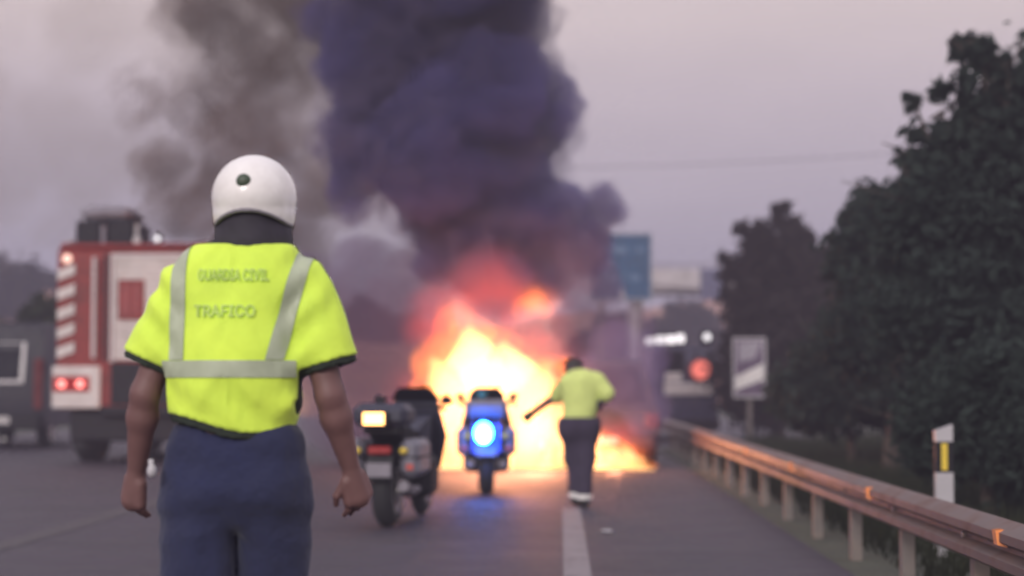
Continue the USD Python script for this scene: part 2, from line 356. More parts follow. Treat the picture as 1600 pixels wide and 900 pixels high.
tree('tall_tree', 'tallest ragged dark tree at the right edge, sprigs against the sky', 'tree', gpt(1590, 20),
     [lobe(1590, 200, 20, 75, 85, dens=.75), lobe(1515, 125, 20, 46, 56, dens=.6), lobe(1472, 175, 20, 40, 34, dens=.6), lobe(1440, 245, 20.2, 46, 34, dens=.7), lobe(1428, 160, 20, 20, 14, dens=.6), lobe(1575, 105, 20, 38, 48, dens=.6), lobe(1650, 150, 20.5, 90, 90, dens=.8), lobe(1500, 70, 20, 26, 24, dens=.5), lobe(1405, 245, 20.2, 18, 14, dens=.5),
      lobe(1530, 260, 20, 100, 65, dens=.85), lobe(1480, 345, 20, 120, 80), lobe(1620, 380, 20, 140, 120), lobe(1500, 470, 19.8, 140, 110), lobe(1620, 540, 19.5, 130, 120), lobe(1535, 66, 20, 24, 26, dens=.5)],
     34000, 0.075, L_DARK, 11, G, 0.16)
tree('broad_tree', 'broad dense dark tree left of the tallest one, rounded shoulder', 'tree', gpt(1390, 24),
     [lobe(1385, 335, 24, 55, 45), lobe(1350, 400, 24, 48, 70), lobe(1430, 320, 24, 60, 50), lobe(1420, 430, 24, 95, 100), lobe(1360, 520, 23.8, 65, 80), lobe(1450, 560, 23.5, 90, 90), lobe(1340, 330, 24, 25, 20)],
     24000, 0.085, L_DARK, 21, G, 0.14)
tree('hazy_tree', 'smaller hazy brownish tree nearest the exit marker sign', 'tree', gpt(1215, 44),
     [lobe(1215, 385, 44, 45, 50), lobe(1220, 340, 44, 20, 26), lobe(1180, 380, 44, 26, 34), lobe(1165, 440, 44, 38, 55), lobe(1245, 420, 44, 60, 65), lobe(1290, 440, 43, 42, 55), lobe(1190, 520, 43, 60, 70), lobe(1260, 540, 42, 75, 75), lobe(1200, 600, 42, 75, 60)],
     22000, 0.12, L_BROWN, 31, G, 0.2)
tree('dark_shrub', 'low dark shrub filling the gap under the broad tree', 'shrub', gpt(1330, 27), [lobe(1330, 590, 27, 85, 75), lobe(1270, 620, 27, 60, 55), lobe(1400, 610, 26.5, 70, 70)], 12000, 0.085, L_DARK, 41, 'shrubs under the trees', 0.07)
tree('dark_shrub', 'dark green shrub beyond the roadside marker post at right', 'shrub', gpt(1560, 16.5), [lobe(1560, 640, 16.5, 100, 90), lobe(1480, 670, 17, 80, 70), lobe(1640, 690, 16, 90, 90)], 16000, 0.06, L_DARK, 42, 'shrubs under the trees', 0.07)
tree('olive_shrub', 'olive brown shrub on the bank between dark vehicle and red truck', 'shrub', gpt(72, 46), [lobe(70, 520, 46, 34, 50), lobe(30, 560, 46, 40, 40), lobe(95, 570, 46, 30, 50), lobe(-20, 550, 46, 50, 50)], 9000, 0.12, L_OLIVE, 43, None, 0.1)
tree('bank_tree', 'dark bushy tree on the far bank above the dark vehicle', 'tree', gpt(35, 110), [lobe(35, 440, 110, 48, 22), lobe(-40, 435, 110, 60, 28), lobe(95, 450, 110, 30, 18), lobe(20, 470, 110, 50, 22)], 5000, 0.3, L_BROWN, 44, None, 0.25)
for k, (px, py, D, rx, ry, lab) in enumerate([(1075, 500, 120, 62, 40, 'faint far tree between the van lights and the overpass'), (960, 520, 130, 66, 36, 'faint far tree below the blue sign'), (560, 505, 125, 90, 45, 'faint far tree in the smoke beside the bright jacket sleeve')]):
    tree('far_tree', lab, 'tree', gpt(px, D), [lobe(px, py, D, rx * .6, ry * .7), lobe(px - rx * .6, py + 25, D, rx * .5, ry * .7), lobe(px + rx * .6, py + 20, D, rx * .5, ry * .7), lobe(px, py + 50, D, rx, ry * .8)], 5000, 0.35, L_BROWN, 60 + k, 'far trees in the smoke', 0.25)
gr = np.random.default_rng(5)
n = 26000
gx, gy = RAIL_X + 0.25 + gr.gamma(1.6, 1.3, n), gr.uniform(6, 37.5, n)
keep = gx < 15; gx, gy = gx[keep], gy[keep]; n = len(gx)
hgt = gr.uniform(0.07, 0.26, n) * (0.6 + 0.8 * meshkit.noise(np.stack([gx, gy, 0 * gx], 1) * 1.1, 3)); az = gr.uniform(0, 6.28, n); lean = gr.normal(0, 0.06, (n, 2))
b0 = np.stack([gx, gy, np.full(n, -0.02) + 0.05 * np.clip(gx - RAIL_X - .6, 0, 6)], 1); w = np.stack([np.cos(az), np.sin(az), 0 * az], 1) * 0.012
tip = b0 + np.stack([lean[:, 0], lean[:, 1], hgt + 0.04], 1)
k = np.arange(n)[:, None] * 3
obj('grass', trimesh.Trimesh(np.stack([b0 - w, b0 + w, tip], 1).reshape(-1, 3), k + [0, 1, 2], process=False), L_GRASS, smooth=False, label='rough dark grass on the verge behind the guardrail', category='grass', kind='stuff')

# ------------------------------------------------------------------ guardrail
gr_t = thing('guardrail', 'brownish galvanised guardrail running along the right road edge', 'guardrail', (RAIL_X, 0, 0))
RTOP = 0.60
prof = [(0.03, 0.0), (0.0, -0.012), (-0.055, -0.045), (-0.055, -0.085), (0.0, -0.115), (0.0, -0.135), (-0.055, -0.165), (-0.055, -0.205), (0.0, -0.235), (0.03, -0.25)]
def beam(y0, y1, dx0=0, dx1=0, dz1=0):
    p = np.array(prof); q = np.vstack([p, p[::-1] + [0.004, 0]]); n = len(q)
    v = np.vstack([np.column_stack([q[:, 0] + dx0, np.full(n, y0), RTOP + q[:, 1]]), np.column_stack([q[:, 0] + dx1, np.full(n, y1), RTOP + q[:, 1] + dz1])])
    i = np.arange(n); j = (i + 1) % n
    return trimesh.Trimesh(v, np.vstack([np.stack([i, j, j + n], 1), np.stack([i, j + n, i + n], 1)]), process=False)
for k in range(8):
    y0 = 5.0 + 4 * k
    obj('beam', beam(y0 - 0.15, y0 + 4, 0.0035 * (k % 2), 0.0035 * (k % 2)), M['zinc'], gr_t, smooth=25)
obj('beam', beam(36.85, 39.5, 0.0, 0.7, -0.3), M['zinc'], gr_t, smooth=25)
for k in range(16):
    y = 5.6 + 2 * k
    w_, d_ = 0.055, 0.09
    c = trimesh.util.concatenate([box(0.035, 0.041, y - w_, y + w_, -0.25, 0.57), box(0.041, 0.11, y - w_, y - w_ + .006, -0.25, 0.57), box(0.041, 0.11, y + w_ - .006, y + w_, -0.25, 0.57)])
    obj('post', c, M['post'], gr_t)
    obj('bolt', disc((-0.004, y, RTOP - 0.125), 0.016, 0.02, 'x', 8), M['steel'], gr_t)
M['reflector'] = mat('orange_reflector', (0.95, 0.30, 0.08), 0.25, var=0.1, coat=0.5)
for y in (8.65, 12.25, 16.3, 20.3):
    obj('reflector', hull([(-0.07, y - .035, RTOP - .035), (-0.07, y + .035, RTOP - .035), (-0.062, y - .035, RTOP - .1), (-0.062, y + .035, RTOP - .1), (-0.02, y - .045, RTOP - .03), (-0.02, y + .045, RTOP - .03), (-0.02, y - .045, RTOP - .11), (-0.02, y + .045, RTOP - .11)]), M['reflector'], gr_t, label='orange reflector')

# ------------------------------------------------------------------ roadside marker post, exit marker, signs, overpass, cable
D = 13.8; c = P(1475, 770, D)
t = thing('marker_post', 'white roadside marker post with black band and yellow reflector', 'marker post', (c[0], D, 0.02))
zt = P(1475, 668, D)[2] - 0.02; zb0, zb1 = P(1475, 738, D)[2] - .02, P(1475, 690, D)[2] - .02
def mp(z0, z1, s=0.0): return hull([(x, y, z0) for x in (-.062, .062) for y in (-.03, .04)] + [(x, y, z1 + s * x) for x in (-.062, .062) for y in (-.03, .04)])
obj('post', mp(-0.1, zb0 - .001), M['signwhite'], t)
obj('black_band', mp(zb0, zb1), M['black'], t)
obj('cap', mp(zb1 + .001, zt, 0.35), M['signwhite'], t)
obj('reflector', box(-.022, .022, -.036, -.0305, zb0 + .015, zb1 - .012, .004), M['amber'], t, label='yellow reflector')

D = 36.0; c = P(1171, 600, D); s = FPX / D
t = thing('exit_marker_sign', 'white framed exit countdown sign with one diagonal white stripe', 'road sign', (c[0], D, 0.0), -4)
zz = lambda y: P(1171, y, D)[2]
z0, z1, hw = zz(622), zz(527), 26 / s
obj('panel', box(-hw, hw, 0, .03, z0, z1, .01), M['signgrey'], t)
obj('border', [box(-hw + .005, hw - .005, -.006, -.001, z1 - .05, z1 - .006), box(-hw + .005, hw - .005, -.006, -.001, z0 + .006, z0 + .05), box(-hw + .005, -hw + .05, -.006, -.001, z0 + .051, z1 - .051), box(hw - .05, hw - .005, -.006, -.001, z0 + .051, z1 - .051)], M['signwhite'], t)
zs = lambda y: zz(y)
obj('diagonal_stripe', hull([(-hw + .052, y, z) for y in (-.006, -.001) for z in (zs(610), zs(589))] + [(hw - .052, y, z) for y in (-.006, -.001) for z in (zs(593), zs(568))]), M['helmet'], t)
obj('pictogram', hull([(x, y, z) for y in (-.006, -.001) for x, z in ((-.2, zs(566)), (.1, zs(560)), (.24, zs(534)), (-.2, zs(534)))]), mat('sign_pale_grey', (0.36, 0.33, 0.38), 0.5), t)
obj('post', [rod((0, .06, -.2), (0, .06, z1 - .1), .045, 12)], M['post'], t)

D = 58.0; s = FPX / D; c = P(970, 420, D)
t = thing('direction_sign', 'blue overhead direction sign with rows of pale lettering beside the smoke', 'road sign', (c[0], D, 0))
zz = lambda y: P(970, y, D)[2]
hw, z0, z1 = 49 / s, zz(470), zz(364)
obj('panel', box(-hw, hw, 0, .06, z0, z1, .02), M['signblue'], t)
obj('border', [box(-hw + .02, hw - .02, -.008, -.001, z1 - .06, z1 - .025), box(-hw + .02, hw - .02, -.008, -.001, z0 + .025, z0 + .06), box(-hw + .02, -hw + .055, -.008, -.001, z0 + .061, z1 - .061), box(hw - .055, hw - .02, -.008, -.001, z0 + .061, z1 - .061)], M['signwhite'], t)
def strokes(x0, x1, zc, h, seed):
    """a row of upright and level strokes: lettering too blurred in the photograph to read"""
    r = np.random.default_rng(seed); out = []; x = x0
    while x < x1 - h * .5:
        w_ = h * r.uniform(.45, .7)
        if r.random() < .12: x += w_ * .8; continue
        out.append(box(x, x + h * .14, -.008, -.001, zc - h / 2, zc + h / 2))
        if r.random() < .75: out.append(box(x + h * .141, x + w_ * .8, -.008, -.001, zc + h * (.36 if r.random() < .5 else -.5), zc + h * (.5 if r.random() < .5 else -.36)))
        if r.random() < .5: out.append(box(x + w_ * .66, x + w_ * .8, -.0085, -.0005, zc - h / 2, zc + h * .3))
        x += w_
    return out
for k, (y, a, b) in enumerate([(390, 932, 1010), (411, 930, 968), (434, 936, 1000)]):
    obj('lettering', strokes((a - 970) / s, (b - 970) / s, zz(y), 0.2, 70 + k), M['signtext'], t, kind='stuff')
ax, az_ = 2 / s, zz(460)
obj('arrow', [hull([(ax + x, y, az_ + z) for y in (-.008, -.001) for x, z in ((-.13, .0), (.13, .0), (0, -.16))]), box(ax - .04, ax + .04, -.008, -.001, az_ + .001, az_ + .17)], M['signwhite'], t)
for x in (-.6, .6): obj('post', box(x - .07, x + .07, .061, .2, -.2, z1 - .15, .01), M['post'], t)

D = 105.0; s = FPX / D; c = P(1060, 430, D)
t = thing('overpass', 'pale concrete overpass far beyond the blue sign, before the trees', 'bridge', (c[0], D, 0))
zz = lambda y: P(1060, y, D)[2]
obj('parapet', hull([(x, y, z) for y in (-.2, 0.1) for x, z in ((-3.4, zz(419)), (-3.4, zz(441)), (1.4, zz(421)), (1.4, zz(452)), (6.5, zz(428)), (6.5, zz(456)))]), M['concrete'], t)
obj('deck', box(-3.5, 9, 0.11, 6, zz(455), zz(440), .05), M['concrete'], t)
obj('handrail', [box(-3.4, 6, -.05, .03, zz(415), zz(412))] + [box(x, x + .07, -.03, .01, zz(420), zz(415.2)) for x in np.arange(-3.3, 6, .9)], M['tarp'], t)
for x in (-2.6, 4.6): obj('pier', box(x, x + .7, 2, 4, -.3, zz(455) - .003, .05), M['concrete'], t)
c = P(1113, 445, 104.5)
t = thing('overpass_sign', 'dark blue panel at the right end of the overpass', 'road sign', (c[0], 104.4, 0))
obj('panel', box(-.65, .65, 0, .08, zz(470), zz(421), .02), M['bluepaint'], t)
obj('bracket', [box(-.4, -.3, .081, .16, zz(469), zz(424)), box(.3, .4, .081, .16, zz(469), zz(424))], M['post'], t)
a, b = P(880, 262, 75), P(1470, 234, 70)
u = np.linspace(0, 1, 40)[:, None]; wp = a + (b - a) * u; wp[:, 2] -= (4 * u * (1 - u))[:, 0] * 0.12
obj('overhead_cable', tube(wp, 0.014, 5), M['wire'], label='thin overhead cable crossing the pale sky left of the trees', category='cable')

# ------------------------------------------------------------------ fire truck
D = 30.0; s = FPX / D; c = P(205, 700, D)
t = thing('fire_truck', 'red and white fire truck seen from behind, tail lamps lit', 'fire truck', (c[0], D, 0))
X = lambda px: (px - 205) / s
Z = lambda py: P(205, py, D)[2]
obj('body', [box(X(84), X(330), 0.02, 5.0, Z(640), Z(388), .05)], M['red'], t)
obj('roof', [box(X(88), X(326), 0.0, 5.0, Z(387.5), Z(380), .03)], M['red'], t)
obj('roof_rail', [rod((x, .3, Z(374)), (x, 4.8, Z(374)), .025) for x in (X(95), X(318))] + [rod((x, y, Z(381)), (x, y, Z(374)), .02) for x in (X(95), X(318)) for y in (.3, 1.8, 3.3, 4.8)], M['steel'], t)
obj('rear_shutter', [box(X(176), X(312), -.012, .015, Z(y + 9.4), Z(y), .008) for y in np.arange(403, 556, 10)], M['white'], t)
obj('shutter_frame', [box(X(170), X(175), -.03, .015, Z(566), Z(396)), box(X(313), X(318), -.03, .015, Z(566), Z(396)), box(X(175.2), X(312.8), -.03, .015, Z(402), Z(396))], M['trim'], t)
obj('badge_panel', [box(X(182), X(224), -.025, -.014, Z(500), Z(437), .003)], M['red'], t)
obj('badge_stripe', [box(X(190), X(199), -.032, -.0255, Z(492), Z(446)), box(X(207), X(215), -.032, -.0255, Z(492), Z(446))], mat('badge_dark_red', (0.28, 0.05, 0.05), 0.4), t)
for k, y in enumerate((416, 447, 478, 508, 538)):
    obj('chevron', hull([(x, yy, z) for yy in (-.008, .015) for x, z in ((X(86), Z(y + 22)), (X(86), Z(y + 6)), (X(113), Z(y + 12)), (X(113), Z(y - 4)))]), M['white'], t)
obj('grab_rail', [rod((X(146), -.09, Z(560)), (X(146), -.09, Z(402)), .035), rod((X(146), -.09, Z(410)), (X(146), .04, Z(410)), .02), rod((X(146), -.09, Z(552)), (X(146), .04, Z(552)), .02)], M['trim'], t)
obj('door_seam', [box(X(160), X(165), -.006, .025, Z(565), Z(396))], M['black'], t)
pan = obj('lamp_panel', box(X(80), X(156), -.06, .018, Z(638), Z(572), .015), M['white'], t)
obj('lamp_housing', [box(X(82), X(140), -.075, -.061, Z(612), Z(588), .006)], mat('red_lens', (0.35, 0.01, 0.01), 0.2), pan)
for x in (96, 125):
    obj('tail_lamp', disc((X(x), -.085, Z(600)), .062, .03, 'y', 16), glow(f'tail_glow_{x}', (1.0, 0.25, 0.22), 3.0), pan)
obj('marker_lamp', disc((X(101), -.02, Z(404)), .07, .05, 'y', 16), glow('marker_glow', (1.0, 0.62, 0.5), 1.6), t)
obj('bumper', box(X(156.5), X(330), -.05, .018, Z(650), Z(634), .02), M['black'], t)
obj('recess', box(X(172), X(318), -.01, .018, Z(632), Z(567), .01), M['black'], t)
obj('chassis', box(X(105), X(310), .1, 6.4, Z(690), Z(641), .04), M['black'], t)
for x in (X(112), X(298)):
    for y in (1.3, 5.6):
        w_ = obj('wheel', disc((x, y, .48), .48, .42, 'x', 28, .06), M['rubber'], t)
        obj('rim', disc((x + (.19 if x > 0 else -.19), y, .48), .27, .06, 'x', 20), M['steel'], w_)
for x in (95, 280): obj('mudflap', box(X(x), X(x + 40), .72, .75, .2, Z(655)), M['rubber'], t)
cab = obj('cab', hull([(x, y, z) for x in (X(88), X(326)) for y, z in ((5.06, .75), (5.06, Z(402)), (7.0, .75), (7.05, 1.9), (6.7, Z(402)))]), M['red'], t)
obj('side_window', [box(x0, x1, 5.4, 6.5, 1.9, 2.6) for x0, x1 in ((X(326) - .01, X(326) + .006), (X(88) - .006, X(88) + .01))], M['glass'], cab)
obj('side_shutter', [box(x0, x1, y, y + 1.35, Z(600), Z(400), .006) for x0, x1 in ((X(330) - .01, X(330) + .012), (X(84) - .012, X(84) + .01)) for y in (.3, 1.8, 3.3)], M['white'], t)
for x0, x1 in ((107, 146), (158, 198)):
    obj('roof_locker', box(X(x0), X(x1), .25, 1.6, Z(379.5), Z(342), .03), M['black'], t)
tp = box(X(112), X(192), .3, 1.5, Z(341), Z(318), .1).subdivide().subdivide()
tp.vertices[:, 2] += .06 * (meshkit.fbm(tp.vertices * 4, 3, 2) - .5)
obj('tarpaulin', tp, M['tarp'], t, smooth=60)
obj('locker_strap', box(X(149), X(155), .2, 1.6, Z(379.5), Z(350)), M['tarp'], t)
obj('lamp_mast', [rod((X(204), .3, Z(381)), (X(204), .3, Z(348)), .03), disc((X(204), .3, Z(373)), .06, .08, 'y', 12)], M['trim'], t)
wl = obj('work_lamp', [disc((X(240), .2, Z(372)), .075, .1, 'y', 14), rod((X(240), .25, Z(381)), (X(240), .25, Z(374)), .02)], M['black'], t)
obj('lens', disc((X(240), .14, Z(372)), .05, .02, 'y', 14), glow('work_lamp_glow', (1.0, 0.95, 0.98), 1.3), wl)

# ------------------------------------------------------------------ dark vehicle at the left edge
D = 37.0; s = FPX / D; c = P(-12, 690, D)
t = thing('dark_van', 'dark van cut off by the left edge of the picture', 'van', (c[0], D, 0))
X = lambda px: (px + 12) / s
Z = lambda py: P(-12, py, D)[2]
hw = 84 / s
obj('body', hull([(sx * a, y, z) for sx in (-1, 1) for a, y, z in ((hw, .05, .42), (hw, .0, 1.1), (hw * .99, .06, 1.2), (hw * .9, .2, Z(512)), (hw * .84, .28, Z(503)), (hw, 4.6, .42), (hw * .97, 4.7, 1.1), (hw * .88, 3.2, Z(506)), (hw, .05, .9), (hw, 4.5, .95))]), M['darkpaint'], t)
rw = obj('rear_window', hull([(X(x), y, Z(z)) for x in (-57, 30) for y, z in ((-.0, 594), (.16, 536), (.03, 594), (.19, 536))]), M['glass'], t)
obj('frame', [hull([(X(x), y, Z(z)) for x in (-60, 36) for y, z in ((-.03, 599), (.0, 594), (.03, 594), (.02, 599))]), hull([(X(x), y, Z(z)) for x in (-60, 36) for y, z in ((.15, 536), (.17, 531), (.2, 531), (.2, 536))]),
              hull([(X(x), y, Z(z)) for x in (30, 36) for y, z in ((-.015, 594), (.15, 536), (.05, 594), (.2, 536))]), hull([(X(x), y, Z(z)) for x in (-60, -54) for y, z in ((-.015, 594), (.15, 536), (.05, 594), (.2, 536))])], M['trim'], rw)
obj('bumper', box(X(-90), X(66), -.14, .1, Z(672), Z(645), .05), M['black'], t)
obj('number_plate', box(X(-30), X(18), -.152, -.141, Z(662), Z(651), .003), M['trim'], t)
obj('tail_light', box(X(52), X(66), -.02, .08, Z(640), Z(560), .02), mat('unlit_red_lens', (0.12, 0.012, 0.014), 0.25), t)
obj('tail_light', box(X(-90), X(-76), -.02, .08, Z(640), Z(560), .02), M['red'], t)
obj('exhaust', rod((X(8), -.1, Z(686)), (X(8), .4, Z(686)), .04), M['steel'], t)
for x in (-.8, .8):
    for y in (.9, 3.7):
        w_ = obj('wheel', disc((x, y, .34), .34, .22, 'x', 24, .04), M['rubber'], t)
        obj('rim', disc((x * 1.13, y, .34), .2, .03, 'x', 18), M['steel'], w_)

# ------------------------------------------------------------------ emergency van at right beyond the rail
D = 43.0; s = FPX / D; c = P(1068, 690, D)
t = thing('emergency_van', 'dark blue emergency van with white roof lights and glowing red lamp', 'van', (c[0], D, 0), 0)
X = lambda px: (px - 1068) / s
Z = lambda py: P(1068, py, D)[2]
obj('body', hull([(X(a), y, Z(z)) for a, y, z in ((1012, .05, 668), (1122, .05, 668), (1012, 0, 600), (1122, 0, 600), (1020, .12, 540), (1114, .12, 540), (1012, 5, 668), (1122, 5, 668), (1020, 4.2, 545), (1114, 4.2, 545), (1014, 5, 610), (1120, 5, 610))]), M['bluepaint'], t)
obj('rear_window', hull([(X(a), y, Z(z)) for a in (1026, 1070) for y, z in ((-.012, 585), (.085, 548), (.02, 585), (.11, 548))]), M['glass'], t)
obj('white_panel', box(X(1038), X(1114), -.03, .02, Z(617), Z(598), .01), M['helmet'], t)
obj('white_corner', box(X(1040), X(1066), -.03, .02, Z(597), Z(582), .01), M['helmet'], t)
lh = obj('lamp_housing', disc((X(1094), -.04, Z(579)), .27, .08, 'y', 24, .02), M['red'], t)
obj('lens', disc((X(1095), -.085, Z(578)), .21, .012, 'y', 24), glow('red_lamp_glow', (1.0, 0.22, 0.17), 0.95), lh)
lb = obj('light_bar', box(X(1008), X(1074), .3, .6, Z(539), Z(521), .03), M['black'], t)
for x0, x1, dz in ((1010, 1025, 3), (1026, 1043, 1), (1044, 1058, 0), (1059, 1072, -2)):
    obj('lamp', box(X(x0), X(x1 - 1), .26, .299, Z(536 + dz * .6), Z(524 + dz), .01), glow(f'bar_glow_{x0}', (1, 0.93, 0.95), 1.5), lb)
b2 = obj('roof_beacon', box(X(1098), X(1116), .3, .6, Z(539), Z(517), .03), M['black'], t)
obj('lamp', disc((X(1107), .29, Z(526)), .08, .03, 'y', 16), glow('beacon_white', (1, 0.95, 0.98), 1.4), b2)
obj('bumper', box(X(1010), X(1124), -.1, .04, Z(672), Z(656), .04), M['black'], t)
for x in (X(1024), X(1110)):
    for y in (1.0, 4.0):
        w_ = obj('wheel', disc((x, y, .34), .34, .22, 'x', 24, .04), M['rubber'], t)
        obj('rim', disc((x + (.1 if x > 0 else -.1), y, .34), .2, .04, 'x', 18), M['steel'], w_)

# ------------------------------------------------------------------ burning car
D = 28.4; s = FPX / D; c = P(938, 720, D)
t = thing('burning_car', 'scorched dark car engulfed by flames at its left side', 'car', (c[0], D, 0), 0)
hw = 92 / s; Z = lambda py: P(938, py, D)[2]; ztop = Z(560)
obj('body', hull([(sx * a, y, z) for sx in (-1, 1) for a, y, z in ((hw * .96, .05, .28), (hw, .0, .55), (hw * .98, .05, .88), (hw * .96, 3.9, .28), (hw, 3.95, .5), (hw * .94, 3.8, .78), (hw * .99, 1.0, .93))]), M['scorched'], t)
obj('cabin', hull([(sx * a, y, z) for sx in (-1, 1) for a, y, z in ((hw * .94, .18, .9), (hw * .76, .55, ztop - .06), (hw * .7, .8, ztop), (hw * .7, 1.9, ztop - .02), (hw * .92, 3.0, .88))]), M['scorched'], t)
obj('rear_window', hull([(sx * a, y, z) for sx in (-1, 1) for a, y, z in ((hw * .78, .20, .96), (hw * .64, .46, ztop - .14), (hw * .78, .26, .96), (hw * .64, .52, ztop - .14))]), M['glass'], t)
obj('bumper', box(-hw * .95, hw * .95, -.1, .12, .3, .52, .05), M['scorched'], t)
for sx in (-1, 1):
    obj('tail_light', box(sx * hw * .88 - .1, sx * hw * .88 + .1, -.012, .06, .6, .82, .02), mat(f'burnt_lens_{sx + 1}', (0.1, 0.02, 0.02), 0.4), t)
    for y in (.75, 3.2):
        w_ = obj('wheel', disc((sx * (hw - .12), y, .31), .31, .2, 'x', 24, .04), M['rubber'], t)
        obj('rim', disc((sx * (hw - .01), y, .31), .19, .03, 'x', 16), M['steel'], w_)
obj('number_plate', box(-.26, .26, -.112, -.101, .36, .47, .004), M['trim'], t)

# ------------------------------------------------------------------ flames and smoke
def puff(c, r, seed, amp=0.35, freq=1.3, sub=3, sq=(1, 1, 1)):
    m = trimesh.creation.icosphere(sub, 1.0); v = np.array(m.vertices)
    n = meshkit.fbm(v * freq + seed * 7.31, 4, seed) - 0.5
    m.vertices = v * (1 + amp * 2 * n[:, None]) * r * np.array(sq) + np.array(c)
    return m
def to_man(m): return manifold3d.Manifold(manifold3d.Mesh(np.asarray(m.vertices, np.float32), np.asarray(m.faces, np.uint32)))
def union(ms):
    u = manifold3d.Manifold.batch_boolean([to_man(m) for m in ms], manifold3d.OpType.Add).to_mesh()
    return trimesh.Trimesh(u.vert_properties[:, :3], u.tri_verts, process=False)
def tongue(pts, D, seed, amp=0.28, thick=0.8):
    """a lick of flame: a chain of (pixel x, pixel y, half-width in pixels) from its foot to its tip, closed, with ragged sides"""
    s = FPX / D; sec, k = [], 20
    pts = np.array(pts, float); u = np.linspace(0, len(pts) - 1, 26)
    q = np.column_stack([np.interp(u, np.arange(len(pts)), pts[:, i]) for i in range(3)])
    ang = np.arange(k) * 2 * np.pi / k; V = []
    for i, (x, y, w_) in enumerate(q):
        c = P(x, y, D); n = meshkit.fbm(np.stack([np.cos(ang) * 1.2 + seed, np.sin(ang) * 1.2, np.full(k, i * .22)], 1), 3, seed) - .5
        rr = (w_ / s) * (1 + amp * 2 * n)
        wob = (meshkit.noise(np.array([[i * .3, seed, 0.5]]), seed)[0] - .5) * .5 * w_ / s
        V.append(np.column_stack([c[0] + wob + rr * np.cos(ang), c[1] + thick * rr * np.sin(ang), np.full(k, c[2])]))
    v = np.vstack(V + [[P(q[0, 0], q[0, 1], D)], [P(q[-1, 0], q[-1, 1], D)]]); nn = len(q)
    i, j = np.meshgrid(np.arange(nn - 1), np.arange(k), indexing='ij')
    qq = np.stack([i * k + j, i * k + (j + 1) % k, (i + 1) * k + (j + 1) % k, (i + 1) * k + j], -1).reshape(-1, 4)
    js = np.arange(k); a, b = nn * k, nn * k + 1
    f = np.vstack([qq[:, [0, 1, 2]], qq[:, [0, 2, 3]], np.stack([np.full(k, a), (js + 1) % k, js], 1), np.stack([np.full(k, b), (nn - 1) * k + js, (nn - 1) * k + (js + 1) % k], 1)])
    m = trimesh.Trimesh(v, f, process=False); m.fix_normals(); return m
DF = 27.6
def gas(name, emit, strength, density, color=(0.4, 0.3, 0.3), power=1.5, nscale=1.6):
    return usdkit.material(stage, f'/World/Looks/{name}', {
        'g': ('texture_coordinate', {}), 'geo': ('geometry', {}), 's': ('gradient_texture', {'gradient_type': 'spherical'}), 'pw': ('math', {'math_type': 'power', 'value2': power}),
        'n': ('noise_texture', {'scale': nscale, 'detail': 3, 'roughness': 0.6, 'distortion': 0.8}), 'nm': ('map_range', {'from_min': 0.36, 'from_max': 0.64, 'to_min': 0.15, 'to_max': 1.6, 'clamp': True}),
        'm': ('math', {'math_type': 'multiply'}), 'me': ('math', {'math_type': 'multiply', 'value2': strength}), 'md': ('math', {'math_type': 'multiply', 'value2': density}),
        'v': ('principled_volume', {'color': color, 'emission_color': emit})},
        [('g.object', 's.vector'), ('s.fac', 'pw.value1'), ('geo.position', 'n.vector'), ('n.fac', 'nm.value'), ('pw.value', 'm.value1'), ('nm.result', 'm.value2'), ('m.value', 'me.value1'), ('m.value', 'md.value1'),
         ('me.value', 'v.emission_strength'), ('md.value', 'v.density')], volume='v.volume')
def gas_ball(name, c, r, m, parent, **kw):
    o = obj(name, trimesh.creation.icosphere(2, 1.0), m, parent, smooth=True, **kw)
    x = UsdGeom.Xformable(o); x.AddTranslateOp().Set(tuple(float(v) for v in c)); x.AddScaleOp().Set(tuple(float(v) for v in np.broadcast_to(r, 3)))
    return o
fire = thing('fire', 'white hot blaze with orange tongues between the motorcycles and the dark car', 'fire', (0, 0, 0), kind='stuff')
core = [tongue([(700, 733, 26), (700, 690, 34), (705, 640, 38), (700, 600, 30), (685, 570, 18), (676, 556, 4)], DF, 1),
        tongue([(745, 733, 40), (745, 660, 62), (748, 600, 66), (744, 560, 48), (738, 530, 26), (736, 508, 5)], DF, 2),
        tongue([(800, 733, 44), (805, 660, 60), (805, 600, 55), (800, 565, 40), (790, 545, 18), (785, 532, 4)], DF, 3),
        tongue([(845, 733, 40), (845, 680, 48), (843, 620, 38), (846, 590, 22), (850, 575, 5)], DF, 4),
        tongue([(905, 733, 40), (905, 700, 40), (900, 660, 34), (890, 630, 22), (885, 610, 6)], DF, 5),
        tongue([(955, 733, 32), (955, 715, 30), (950, 700, 18), (946, 690, 4)], 27.2, 6, .35),
        tongue([(985, 734, 30), (982, 718, 24), (978, 704, 12), (975, 694, 3)], 27.2, 7, .35),
        tongue([(1005, 735, 20), (1002, 726, 12), (998, 716, 3)], 27.2, 8, .3)]
outer = [tongue([(700, 730, 44), (695, 640, 62), (690, 575, 48), (680, 545, 28), (668, 530, 6)], DF + .1, 11, .35),
         tongue([(750, 730, 70), (745, 600, 95), (735, 530, 70), (720, 495, 34), (712, 470, 8)], DF + .1, 12, .35),
         tongue([(830, 730, 70), (835, 620, 72), (840, 570, 55), (850, 555, 36), (875, 568, 12), (884, 572, 5)], DF + .1, 13, .35),
         tongue([(812, 505, 10), (822, 492, 24), (834, 476, 30), (838, 462, 20), (834, 448, 6)], DF + .2, 14, .4),
         tongue([(845, 498, 8), (855, 486, 18), (862, 474, 16), (870, 466, 5)], DF + .2, 15, .4),
         tongue([(960, 730, 60), (955, 705, 48), (940, 680, 28), (932, 664, 6)], 27.3, 16, .35)]
